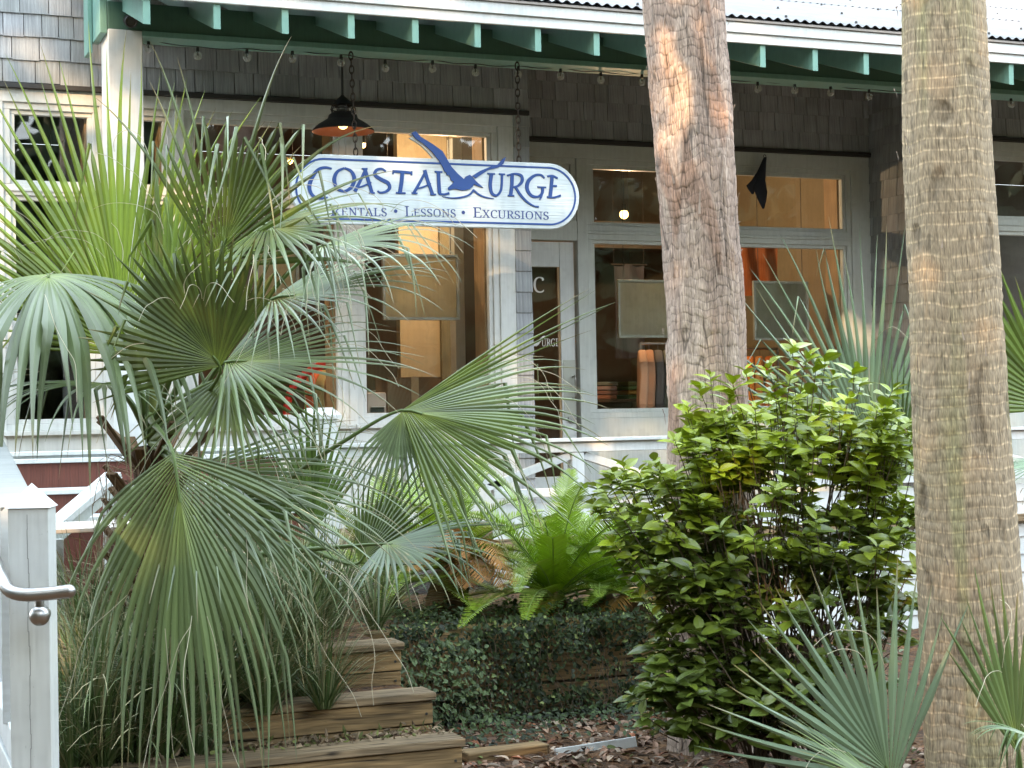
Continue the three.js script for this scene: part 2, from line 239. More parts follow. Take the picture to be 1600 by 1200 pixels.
{ // the room behind the glass
  const zi = -17.2; mesh('interior_floor', bx(XL, XR, FL - .04, FL + .01, zi, -DB - .32), M.roomFloor, shop); mesh('interior_ceiling', bx(XL, XR, 4.3, 4.4, zi, -DB - .17), M.roomCeil, shop); mesh('interior_wall', bx(XL, XR, FL, 4.3, zi - .1, zi), M.roomWall, shop);
  mesh('interior_wall', bx(XL - .1, XL, FL, 4.4, zi, -DB), M.roomWall, shop); mesh('interior_wall', bx(xEnd + .16, xEnd + .26, FL, 4.3, zi, -DC + .3), M.tan, shop);
  mesh('interior_wall', bx(xCor - .05, xCor - .02 + .02, FL, 4.3, -DC - .1, -DB - .32), M.roomWall, shop);
  mesh('interior_wall', bx(X(286, 400, DB) - .05, X(286, 400, DB) + .05, FL, 4.3, zi, -DB - .32), std(lin(.10, .085, .07), { map: paintT }), shop);  // unseen partition added to keep lamp light out of the far left windows
  const pA = X(624, 450, 13.2), pB = X(800, 450, 13.2); mesh('interior_wall', bx(pA, pB, FL, 4.3, -13.3, -13.2), M.tan, shop); mesh('interior_beam', bx(5.0, xEnd + .1, 3.15, 3.42, -15.3, -15.0), M.roomWall, shop); 
  mesh('interior_panel', bx(X(690, 450, 13.1), X(722, 450, 13.1), FL, 3.5, -13.16, -13.12), std(lin(.17, .15, .085), { map: grainV }), shop);
}

/* ---------- lamps, string lights, chains, sign ---------- */
function glow(c, e) { return std(0x000000, { emissive: c, emissiveIntensity: e * .45, roughness: .4 }); }
{
  const b = at(536, 200, 10.9), hh = b.y, g = thing('pendant_lamp', 'black barn shade pendant lamp with coppery inside hanging above the hanging sign', 'lamp', new V3(b.x, hh, b.z));
  const prof = [[.205, -.025], [.2, -.012], [.165, .02], [.125, .045], [.1, .06], [.092, .085], [.075, .095], [.072, .10]].map(p => new THREE.Vector2(...p)); mesh('lamp_shade', new THREE.LatheGeometry(prof, 64), std(lin(.022, .02, .019), { roughness: .4, side: THREE.DoubleSide }), g);
  const inn = [[.203, -.024], [.196, -.014], [.16, .014], [.12, .038], [.05, .05], [.001, .051]].map(p => new THREE.Vector2(...p)); mesh('shade_lining', new THREE.LatheGeometry(inn, 64), std(lin(.15, .075, .05), { metalness: .5, roughness: .35, side: THREE.DoubleSide }), g);
  const ribs = []; for (let k = 0; k < 8; k++) { const a = k / 8 * Math.PI * 2; ribs.push(tube([new V3(Math.cos(a) * .074, .095, Math.sin(a) * .074), new V3(Math.cos(a) * .078, .12, Math.sin(a) * .078), new V3(Math.cos(a) * .07, .15, Math.sin(a) * .07)], .004, 6, 5)); }
  mesh('cage', mergeGeometries([...ribs, new THREE.TorusGeometry(.078, .004, 6, 32).rotateX(Math.PI / 2).translate(0, .122, 0)]), M.black, g);
  mesh('cap', new THREE.LatheGeometry([[.075, .148], [.06, .165], [.03, .195], [.012, .21], [.012, .216]].map(p => new THREE.Vector2(...p)), 32), M.black, g); mesh('socket', new THREE.CylinderGeometry(.03, .04, .09, 20).translate(0, .1, 0), std(lin(.2, .2, .19), { metalness: .6 }), g);
  mesh('stem', new THREE.CylinderGeometry(.008, .008, 4.0 - hh - .2 + .3, 10).translate(0, .21 + (4.0 - hh - .2 + .3) / 2, 0), M.black, g);
  mesh('bulb', new THREE.SphereGeometry(.032, 20, 14).scale(1, .8, 1).translate(0, .018, 0), glow(lin(1, .55, .16), 6), g); const l = new THREE.PointLight(0xffa850, .1, 0, 2); l.position.set(0, -.02, 0); l.castShadow = true; g.add(l);
}
function shopLamp(px, py, D, I, label, r = .045) { const p = P(px, py, D), g = thing('ceiling_lamp', label, 'lamp', p, null); mesh('bulb', new THREE.SphereGeometry(r, 20, 14), glow(lin(1, .56, .16), 9), g); mesh('socket', new THREE.CylinderGeometry(.02, .024, .06, 16).translate(0, r + .022, 0), M.black, g); mesh('cord', new THREE.CylinderGeometry(.004, .004, Math.max(.1, 4.3 - p.y - r - .05), 8).translate(0, r + .05 + Math.max(.1, 4.3 - p.y - r - .05) / 2, 0), M.black, g); const l = new THREE.PointLight(0xffd2a0, I, 0, 2); l.position.set(0, 0, 0); l.castShadow = true; g.add(l); }
shopLamp(975, 335, 13.4, 2.6, 'glowing bare bulb seen through the small upper window right of the door', .04);
shopLamp(567, 227, 12.1, 1.6, 'small amber bulb beside the chain over the sign, inside the shop', .022);
shopLamp(700, 300, 12.3, 3.4, 'added unseen bulb lighting the shop behind the hanging sign', .04);  // unseen lamp added to light the room behind the sign
{
  const g = thing('string_light', 'string of clear globe bulbs hung along the underside of the green porch beam', 'string lights');
  const bs = [[232, 76], [309, 87], [386, 90], [457, 92], [533, 98], [602, 106], [676, 107], [743, 113], [810, 116], [876, 119], [939, 125], [1003, 128], [1066, 132], [1125, 135], [1184, 139], [1242, 141], [1298, 145], [1358, 151], [1430, 154], [1505, 158], [1580, 163]];
  const pts = []; bs.forEach(([x, y], i) => { const p = P(x, y, 10.12); pts.push(new V3(p.x, p.y + .055, p.z)); if (i < bs.length - 1) { const q = P((x + bs[i + 1][0]) / 2, (y + bs[i + 1][1]) / 2, 10.12); pts.push(new V3(q.x, q.y + .046, q.z)); } const b = mesh('bulb', new THREE.SphereGeometry(.027, 18, 14).translate(p.x, p.y, p.z), M.bulbGlass, g); mesh('socket', mergeGeometries([new THREE.CylinderGeometry(.009, .011, .026, 12).translate(p.x, p.y + .037, p.z), new THREE.CylinderGeometry(.004, .006, .02, 8).translate(p.x, p.y + .012, p.z)]), M.black, b); });
  mesh('cord', tube(pts, .003, 160, 6), M.black, g);
}
const DS = 9.92;
function chain(x0, y0, x1, y1, label) {
  const a = P(x0, y0, DS), b = P(x1, y1, DS), g = thing('sign_chain', label, 'chain', a.clone()), n = Math.round(a.distanceTo(b) / .044), s = new THREE.Shape(), lk = new THREE.TorusGeometry(.013, .0036, 8, 20); lk.scale(1, 1.9, 1);
  const d = b.clone().sub(a); for (let i = 0; i < n; i++) { const m = mesh('link', lk, M.chain, g); m.position.copy(d).multiplyScalar((i + .5) / n); m.rotation.set(0, i % 2 ? 1.2 : -.35, 0); }
}
chain(548, 82, 556, 243, 'dark rusty chain holding the left end of the hanging sign'); chain(808, 98, 811, 255, 'dark rusty chain holding the right end of the hanging sign');
{
  const c = P(686, 300, DS), g = thing('hanging_sign', 'white rounded shop sign with raised blue lettering and a flying blue pelican', 'sign', c);
  const e1 = P(540, 294, DS), e2 = P(860, 305.5, DS), ang = Math.atan2(e2.y - e1.y, e2.x - e1.x);
  const loc = (px, py) => { const p = P(px, py, DS - .02); return new THREE.Vector2(p.x - c.x, p.y - c.y); };
  const Z = (zx, zy) => loc(450 + zx / 3.3333, 200 + zy / 3.3333);
  const cA = loc(508, 295), cB = loc(858, 306.5), rr = loc(690, 247.5).distanceTo(loc(690, 353)) / 2;
  function stadium(r, hole) { const s = new (hole ? THREE.Path : THREE.Shape)(), a = ang; s.absarc(cB.x, cB.y, r, a - Math.PI / 2, a + Math.PI / 2, false); s.absarc(cA.x, cA.y, r, a + Math.PI / 2, a + Math.PI * 1.5, false); s.closePath(); return s; }
  const ex = (s, d, z, bev = .003) => { const q = new THREE.ExtrudeGeometry(s, { depth: d, bevelEnabled: bev > 0, bevelSize: bev, bevelThickness: bev, bevelSegments: 2, curveSegments: 32 }); q.translate(0, 0, z); return metreUV(q); };
  mesh('sign_board', ex(stadium(rr - .004), .038, -.02, .004), M.signFace, g);
  const ring = stadium(rr * .885); ring.holes.push(stadium(rr * .835, true)); mesh('border_line', ex(ring, .003, .0215, .0008), M.blue, g);
  function stroke(list, d = .006) { // a brush stroke of changing width through [x, y, width] in picture detail units
    const v = list.map(q => Z(q[0], q[1])), cv = new THREE.CatmullRomCurve3(v.map(q => new V3(q.x, q.y, 0))), n = list.length * 7, L = [], Rr = []; const k = Z(0, 0).distanceTo(Z(100, 0)) / 100 / 2;
    for (let i = 0; i <= n; i++) { const t = i / n, p = cv.getPoint(t), tg = cv.getTangent(t), f = t * (list.length - 1), i0 = Math.min(list.length - 2, Math.floor(f)), w = lerp(list[i0][2], list[i0 + 1][2], f - i0) * k; L.push(new THREE.Vector2(p.x - tg.y * w, p.y + tg.x * w)); Rr.push(new THREE.Vector2(p.x + tg.y * w, p.y - tg.x * w)); }
    return ex(new THREE.Shape([...L, ...Rr.reverse()]), d, .0215, .001);
  }
  const letters = [
    [[[226, 212, 7], [196, 206, 11], [160, 215, 14], [126, 256, 19], [110, 308, 19], [126, 350, 14], [160, 366, 11], [205, 362, 6]]],
    [[[292, 209, 9], [256, 228, 14], [240, 268, 19], [254, 312, 15], [288, 330, 10], [328, 310, 17], [344, 264, 20], [328, 226, 14], [294, 209, 9]]],
    [[[402, 214, 10], [382, 262, 13], [348, 330, 17]], [[398, 212, 18], [416, 270, 17], [436, 336, 16]], [[362, 312, 6], [392, 302, 8], [432, 284, 6]], [[384, 213, 7], [412, 213, 7]], [[422, 338, 7], [450, 339, 7]]],
    [[[508, 226, 8], [488, 214, 10], [460, 220, 14], [450, 242, 15], [480, 266, 17], [520, 288, 18], [528, 312, 16], [508, 332, 12], [476, 336, 8], [466, 328, 6]]],
    [[[546, 226, 12], [590, 229, 13], [644, 234, 12]], [[594, 232, 19], [590, 280, 19], [582, 336, 19]], [[562, 338, 7], [610, 340, 7]], [[547, 220, 6], [545, 240, 6]], [[643, 226, 6], [641, 246, 6]]],
    [[[716, 222, 9], [694, 268, 12], [656, 336, 14]], [[710, 220, 18], [728, 280, 17], [752, 346, 16]], [[672, 316, 6], [702, 308, 8], [742, 290, 6]], [[644, 340, 7], [672, 341, 7]], [[740, 346, 7], [768, 347, 7]]],
    [[[782, 228, 18], [784, 285, 18], [788, 340, 18]], [[764, 228, 7], [802, 230, 7]], [[784, 343, 9], [812, 346, 9], [838, 340, 11]]],
    [[[1058, 240, 18], [1052, 300, 18], [1062, 342, 15], [1084, 352, 11], [1106, 328, 11], [1114, 242, 11]], [[1038, 238, 7], [1076, 240, 7]], [[1098, 240, 7], [1128, 242, 7]]],
    [[[1166, 246, 18], [1164, 300, 18], [1158, 350, 18]], [[1140, 248, 8], [1180, 239, 9], [1214, 250, 14], [1218, 276, 16], [1196, 302, 11], [1166, 310, 8]], [[1182, 306, 12], [1210, 350, 13], [1250, 390, 9], [1284, 408, 6], [1304, 411, 9]], [[1144, 352, 7], [1176, 353, 7]]],
    [[[1334, 262, 7], [1318, 246, 9], [1284, 248, 13], [1250, 278, 19], [1244, 318, 19], [1266, 352, 14], [1300, 358, 10], [1322, 340, 14], [1324, 310, 15]], [[1298, 308, 7], [1342, 310, 7]], [[1322, 336, 12], [1318, 356, 9], [1310, 374, 5]]],
    [[[1374, 252, 18], [1370, 300, 18], [1364, 358, 18]], [[1350, 252, 9], [1376, 250, 10], [1402, 262, 8]], [[1370, 302, 9], [1398, 303, 9]], [[1348, 360, 8], [1384, 362, 9], [1418, 352, 10]]]];
  for (const L of letters) mesh('letter', mergeGeometries(L.map((s, i) => { const q = stroke(s); q.translate(0, 0, i * .0003); return q; })), M.blue, g);
  const poly = l => new THREE.Shape(l.map(q => Z(q[0], q[1])));
  const wing = [[662, 18], [690, 48], [752, 86], [802, 122], [828, 168], [850, 205], [882, 240], [914, 268], [924, 254], [944, 245], [958, 256], [976, 278], [1014, 311], [984, 302], [964, 292], [960, 304], [944, 319], [908, 326], [868, 317], [834, 323], [832, 312], [852, 293], [862, 282], [846, 272], [843, 258], [835, 244], [825, 246], [822, 232], [812, 226], [806, 208], [786, 172], [746, 122], [700, 80], [664, 56], [652, 42], [642, 26]];
  const wingW = [[650, 20], [690, 46], [754, 84], [804, 122], [836, 178], [846, 205], [800, 208], [770, 172], [736, 130], [696, 90], [660, 66], [634, 52], [652, 42], [636, 34]];
  const arm = [[958, 250], [1000, 224], [1050, 204], [1092, 190], [1116, 162], [1132, 152], [1120, 186], [1094, 206], [1042, 218], [1002, 244], [976, 262]];
  const bird = sub('pelican', g); mesh('backing', ex(poly(wingW), .02, -.004, .001), M.white, bird); mesh('body', ex(poly(wing), .008, .0225, .001), M.blue, bird); mesh('wing', ex(poly(arm), .007, .0222, .001), M.blue, bird);
  const wv = [[[802, 357, 2], [850, 365, 5], [900, 362, 8], [946, 346, 8], [966, 322, 9]], [[964, 324, 9], [994, 348, 9], [1030, 362, 6], [1070, 369, 2]]]; mesh('wave_line', mergeGeometries(wv.map((s, i) => { const q = stroke(s); q.translate(0, 0, i * .0003); return q; })), M.blue, bird);
  const font = await new FontLoader().loadAsync('fonts/droid/droid_serif_regular.typeface.json');
  const run = (str, h) => { const q = new TextGeometry(str, { font, size: h, depth: .0015, curveSegments: 4, bevelEnabled: false }); q.computeBoundingBox(); return q; };
  function caps(str, x0, y0, x1, y1, capH) {
    const a = Z(x0, y0), b = Z(x1, y1), H = Z(0, 0).distanceTo(Z(0, capH)), W = a.distanceTo(b), first = run(str[0], H), rest = run(str.slice(1), H * .78); const w1 = first.boundingBox.max.x + H * .06; rest.translate(w1 - rest.boundingBox.min.x, 0, 0); const q = mergeGeometries([first, rest]); q.computeBoundingBox(); const f = W / (q.boundingBox.max.x - q.boundingBox.min.x); q.translate(-q.boundingBox.min.x, 0, 0); q.scale(f, 1, 1); q.rotateZ(Math.atan2(b.y - a.y, b.x - a.x)); q.translate(a.x, a.y, .0225); return q;
  }
  mesh('lettering', mergeGeometries([caps('RENTALS', 222, 457, 514, 460, 56), caps('LESSONS', 608, 461, 873, 466, 56), caps('EXCURSIONS', 963, 466, 1357, 478, 56)]), M.text, g);
  const dots = [[560, 433], [912, 440]].map(q => { const p = Z(...q); return new THREE.CylinderGeometry(.0115, .0115, .002, 24).rotateX(Math.PI / 2).translate(p.x, p.y, .0235); }); mesh('dot', mergeGeometries(dots), M.text, g);
  // printing on the door glass
  const D = DC + .066, door = shop.children.find(o => o.name === 'door'), tg = (str, px, py, h, w) => { const q = run(str, h), p = P(px, py, D); const f = w ? w / (q.boundingBox.max.x - q.boundingBox.min.x) : 1; q.scale(f, 1, 1); q.translate(p.x, p.y, p.z); return q; };
  mesh('glass_print', mergeGeometries([tg('C', 832, 457, .125), tg('URGE', 846, 541, .062, .155)]), M.print, door);
  const pp = [[826, 530], [832, 532], [836, 537], [840, 533], [848, 525], [852, 524], [846, 532], [842, 538], [838, 541], [830, 541]].map(q => { const p = P(q[0], q[1], D); return new THREE.Vector2(p.x, p.y); }); mesh('glass_print', new THREE.ExtrudeGeometry(new THREE.Shape(pp), { depth: .001, bevelEnabled: false }).translate(0, 0, -D), M.print, door);
}

/* ---------- things inside the shop windows ---------- */
function panel(px0, py0, px1, py1, D, label, col, tint = .6) {
  const a = P(px0, py1, D), b = P(px1, py0, D), g = thing('framed_panel', label, 'framed panel', new V3((a.x + b.x) / 2, a.y, -D)), w = (b.x - a.x) / 2, h = b.y - a.y, t = .022;
  mesh('frame', mergeGeometries([bx(-w, w, 0, t, -.015, .015), bx(-w, w, h - t, h, -.015, .015), bx(-w, -w + t, t, h - t, -.015, .015), bx(w - t, w, t, h - t, -.015, .015)]), std(lin(.42, .43, .38), { map: paintT, roughness: .6 }), g);
  mesh('sheet', bx(-w + t - .004, w - t + .004, t - .004, h - t + .004, -.004, .002, .001), phy(col, { transmission: tint, thickness: 0, roughness: .9, map: paintT, side: THREE.DoubleSide }), g);
  mesh('hanger', mergeGeometries([-.8, .8].map(k => new THREE.CylinderGeometry(.003, .003, 4.3 - a.y - h, 6).translate(w * k, h + (4.3 - a.y - h) / 2, 0))), M.chain, g);
}
const cream = lin(.62, .55, .36);
panel(598, 398, 716, 500, DB + .42, 'cream framed panel hanging in the window below the hanging sign', cream); panel(400, 392, 466, 492, DB + .42, 'cream framed panel in the dark window behind the big fan palm', cream);
panel(966, 438, 1064, 528, DC + .42, 'pale framed panel in the wide window left of the reddish palm trunk', lin(.50, .50, .40)); panel(1178, 440, 1262, 532, DC + .42, 'pale framed panel in the wide window right of the reddish palm trunk', lin(.36, .38, .30)); panel(76, 386, 136, 450, DB + .42, 'small pale framed panel in the far left window behind the upright palm fan', lin(.5, .5, .42));
function rack(px0, px1, py, D, label, foot = FL) { const a = P(px0, py, D), b = P(px1, py, D), g = thing('clothes_rack', label, 'clothes rack', new V3(a.x, foot, -D)), h = a.y - foot, w = b.x - a.x; mesh('rail', new THREE.CylinderGeometry(.012, .012, w, 12).rotateZ(Math.PI / 2).translate(w / 2, h, 0), M.steel, g); for (const x of [0, w]) mesh('upright', new THREE.CylinderGeometry(.012, .012, h, 12).translate(x, h / 2, 0), M.steel, g); mesh('foot', mergeGeometries([0, w].map(x => bx(x - .02, x + .02, 0, .03, -.22, .22))), M.black, g); return { a, b }; }
rack(1000, 1052, 537, DC + 1.1, 'clothes rack with jackets behind the wide window, left of the reddish trunk'); rack(1150, 1215, 545, DC + 1.0, 'clothes rack with orange tops behind the wide window, right of the reddish trunk'); rack(486, 526, 568, DB + .9, 'clothes rack with striped tops in the window left of the post cap');
function garment(px, py, D, col, turn, label, grp, h = .8) { // shoulders, body and sleeve of a hung garment
  const p = P(px, py, D), g = thing('hung_garment', label, 'garment', p, grp), s = new THREE.Shape(); s.moveTo(-.04, 0); s.bezierCurveTo(-.1, -.02, -.2, -.05, -.23, -.10); s.bezierCurveTo(-.27, -.3, -.28, -.5, -.27, -h * .75); s.lineTo(-.19, -h * .75); s.lineTo(-.18, -.25); s.lineTo(-.18, -h); s.lineTo(.18, -h); s.lineTo(.18, -.25); s.lineTo(.19, -h * .75); s.lineTo(.27, -h * .75); s.bezierCurveTo(.28, -.5, .27, -.3, .23, -.10); s.bezierCurveTo(.2, -.05, .1, -.02, .04, 0); s.closePath();
  const q = new THREE.ExtrudeGeometry(s, { depth: .035, bevelEnabled: true, bevelSize: .02, bevelThickness: .02, bevelSegments: 3, curveSegments: 10 }); const a = q.attributes.position; for (let i = 0; i < a.count; i++) { const x = a.getX(i), y = a.getY(i); a.setZ(i, a.getZ(i) - .0175 + .014 * Math.sin(x * 40 + y * 6) * clamp(-y * 2, 0, 1)); } q.computeVertexNormals(); q.translate(0, -.03, 0);
  mesh('cloth', q, std(col, { roughness: .9 }), g); mesh('hook', tube([new V3(0, -.04, 0), new V3(0, .02, 0), new V3(.02, .045, 0), new V3(0, .06, 0), new V3(-.015, .05, 0)], .003, 16, 6), M.steel, g); g.rotation.y = turn; return g;
}
[[1003, lin(.5, .30, .2), 'pale pink jacket at the left end of the rack beside the reddish trunk'], [1014, lin(.42, .22, .13), 'tan jacket second on the rack beside the reddish trunk'], [1028, lin(.10, .09, .09), 'charcoal jacket third on the rack beside the reddish trunk'], [1042, lin(.14, .15, .12), 'dark green jacket nearest the reddish trunk']].forEach(([x, c, l]) => garment(x, 545, DC + 1.1, c, 1.15, l, 'jackets on the rack in the wide window', .62));
[[1172, lin(.75, .22, .03), 'bright orange top just right of the reddish trunk'], [1186, lin(.62, .25, .06), 'amber top in the middle of the orange rack'], [1202, lin(.55, .16, .04), 'rust orange top at the right of the orange rack']].forEach(([x, c, l]) => garment(x, 555, DC + 1.0, c, 1.0, l, 'orange tops on the rack', .7));
[[498, lin(.5, .1, .03), 'rust red top in the window behind the railing post'], [512, lin(.36, .27, .10), 'olive striped top in the window behind the railing post'], [524, lin(.33, .16, .06), 'brown top nearest the lit window jamb']].forEach(([x, c, l]) => garment(x, 576, DB + .9, c, 1.0, l, 'tops on the rack behind the post', .55));
{
  const D = DB + .6, q = [[447, 652], [449, 632], [455, 610], [468, 592], [490, 576], [510, 568]].map(p => P(p[0], p[1], D)), g = thing('display_stand', 'bright red curved tube stand behind the window near the railing post', 'display stand', q[0].clone()); mesh('red_tube', tube(q.map(v => v.clone().sub(q[0])), .028, 40, 12), std(lin(.75, .03, .02), { roughness: .35 }), g); mesh('stand_pole', new THREE.CylinderGeometry(.015, .015, q[0].y - FL, 10).translate(0, -(q[0].y - FL) / 2, 0), M.black, g);
  const a = P(606, 640, DB + .8), b = P(690, 590, DB + .8), c = thing('cardboard_box', 'brown cardboard box with taped lid behind the window under the sign', 'box', new V3((a.x + b.x) / 2, a.y - .4, -DB - .8)), w = (b.x - a.x) / 2, h = b.y - a.y + .4, cm = std(lin(.20, .115, .055), { map: paintT, roughness: .9 });
  mesh('box_body', bx(-w, w, 0, h, -.3, 0, .004), cm, c); mesh('lid_flap', mergeGeometries([bx(-w - .004, w + .004, h + .001, h + .006, -.149, .006, .002), bx(-w - .004, w + .004, h + .001, h + .006, -.31, -.152, .002)]), cm, c); mesh('tape', bx(-.03, .03, h * .5, h + .009, .001, .008, .001), std(lin(.36, .24, .12)), c);
  const e = P(574, 645, DB + .5), f = P(604, 613, DB + .5), pr = thing('printer', 'small pale office printer at the lower left corner of the window under the sign', 'printer', new V3((e.x + f.x) / 2, e.y - .1, -DB - .5)), pw = (f.x - e.x) / 2, ph = f.y - e.y + .1; mesh('case', bx(-pw, pw, 0, ph, -.2, 0, .012), std(lin(.42, .34, .28), { roughness: .6 }), pr); mesh('tray', bx(-pw * .7, pw * .7, ph * .42, ph * .56, -.02, .012), M.black, pr); mesh('paper', bx(-pw * .6, pw * .6, ph * .565, ph * .58, -.03, .05, .001), M.print, pr);
  for (const [o, y, n, l] of [[-.02, FL, pr, 0], [-.15, FL, c, 0]]) mesh('shelf', bx(-.2, .2, y - n.position.y, 0 - .003, -.28, o), M.roomWall, n);
}
{ // dark folded pennant hung from the head of the wide window
  const D = DC - .06, top = P(1195, 244, D), g = thing('folded_pennant', 'dark navy folded pennant hanging from the head of the wide window', 'pennant', top), L = (x, y, z) => { const p = P(x, y, D - z); return p.sub(top); };
  const strip = (l, r, zs) => { const pos = [], ix = []; l.forEach((q, i) => { const a = L(q[0], q[1], zs[i]), b = L(r[i][0], r[i][1], zs[i] * .3), m = a.clone().lerp(b, .5); m.z += .022; pos.push(...a.toArray(), ...m.toArray(), ...b.toArray()); if (i) { const k = (i - 1) * 3; ix.push(k, k + 3, k + 1, k + 1, k + 3, k + 4, k + 1, k + 4, k + 2, k + 2, k + 4, k + 5); } }); const q = new THREE.BufferGeometry(); q.setAttribute('position', new THREE.Float32BufferAttribute(pos, 3)); q.setIndex(ix); q.computeVertexNormals(); return q; };
  const cl = std(lin(.014, .019, .034), { roughness: .75, side: THREE.DoubleSide });
  mesh('cloth', strip([[1193, 246], [1186, 262], [1178, 278], [1177, 295], [1184, 312], [1191, 326]], [[1198, 246], [1197, 262], [1196, 282], [1199, 300], [1197, 315], [1193, 327]], [0, .02, .04, .05, .03, .01]), cl, g); mesh('fold', strip([[1183, 268], [1174, 282], [1166, 290], [1169, 296], [1174, 303]], [[1190, 268], [1184, 284], [1180, 296], [1178, 302], [1176, 305]], [.03, .05, .06, .05, .04]), cl, g); mesh('hook', new THREE.TorusGeometry(.012, .003, 6, 16), M.chain, g);
}

{ // stock and hangings inside
  function hanging(name, cat, x0, y0, x1, y1, D, col, label) { const a = P(x0, y1, D), b = P(x1, y0, D), w = (b.x - a.x) / 2, h = b.y - a.y, g = thing(name, label, cat, new V3((a.x + b.x) / 2, a.y, -D)), q = new THREE.PlaneGeometry(w * 2, h, 24, 24), p = q.attributes.position; for (let i = 0; i < p.count; i++) { p.setZ(i, .02 * Math.sin(p.getX(i) * 30 + p.getY(i) * 4)); p.setY(i, p.getY(i) + h / 2); } q.computeVertexNormals(); metreUV(q); mesh('cloth', q, std(col, { side: THREE.DoubleSide, roughness: .85, map: grainV }), g); mesh('pole', new THREE.CylinderGeometry(.01, .01, w * 2 + .06, 10).rotateZ(Math.PI / 2).translate(0, h, 0), M.chain, g); mesh('cord', mergeGeometries([-1, 1].map(k => new THREE.CylinderGeometry(.002, .002, 4.3 - a.y - h, 5).translate(w * k, h + (4.3 - a.y - h) / 2, 0))), M.chain, g); }
  hanging('orange_banner', 'banner', 1150, 386, 1232, 462, DC + 1.8, lin(.62, .19, .06), 'faded orange cloth banner behind the wide window, right of the reddish trunk'); hanging('dark_banner', 'banner', 962, 414, 1006, 560, DC + 2.2, lin(.05, .045, .06), 'dark narrow cloth banner behind the pale panel left of the reddish trunk');
  const r = rng(818), D = DC + 2.9, a = P(930, 640, D), b = P(1330, 640, D), g = thing('stock_shelf', 'low dark shelf with folded clothes at the back of the room behind the wide window', 'shelf', new V3(a.x, FL, -D)), w = b.x - a.x; for (const y of [.12, .5, .86]) mesh('shelf_board', bx(0, w, y, y + .03, -.35, 0), M.roomFloor, g); for (let x = .03; x < w - .2; x += .27 + r() * .1) for (const y of [.15, .53, .89]) { if (r() < .2) continue; const n = 2 + Math.floor(r() * 4); for (let k = 0; k < n; k++) mesh('folded_cloth', bx(x, x + .22 + r() * .02, y + k * .045, y + k * .045 + .04, -.3, -.02, .014), std(lin(.08 + r() * .4, .08 + r() * .25, .06 + r() * .25), { roughness: .9 }), g); }
  const D2 = DB + 2.2, c = P(580, 640, D2), e = P(770, 640, D2), g2 = thing('display_table', 'display table with folded clothes and a pale vase behind the window under the sign', 'table', new V3(c.x, FL, -D2 + .1)), w2 = e.x - c.x; mesh('table_top', bx(0, w2, .82, .86, -.5, 0), M.roomFloor, g2); for (const [x, z] of [[.05, -.05], [w2 - .05, -.05], [.05, -.45], [w2 - .05, -.45]]) mesh('leg', bx(x - .03, x + .03, 0, .82, z - .03, z + .03), M.roomFloor, g2); for (let x = .04; x < w2 - .22; x += .28) for (let k = 0; k < 3; k++) mesh('folded_cloth', bx(x, x + .22, .861 + k * .042, .90 + k * .042, -.4, -.08, .014), std(lin(.1 + r() * .4, .1 + r() * .25, .06 + r() * .2), { roughness: .9 }), g2);
}

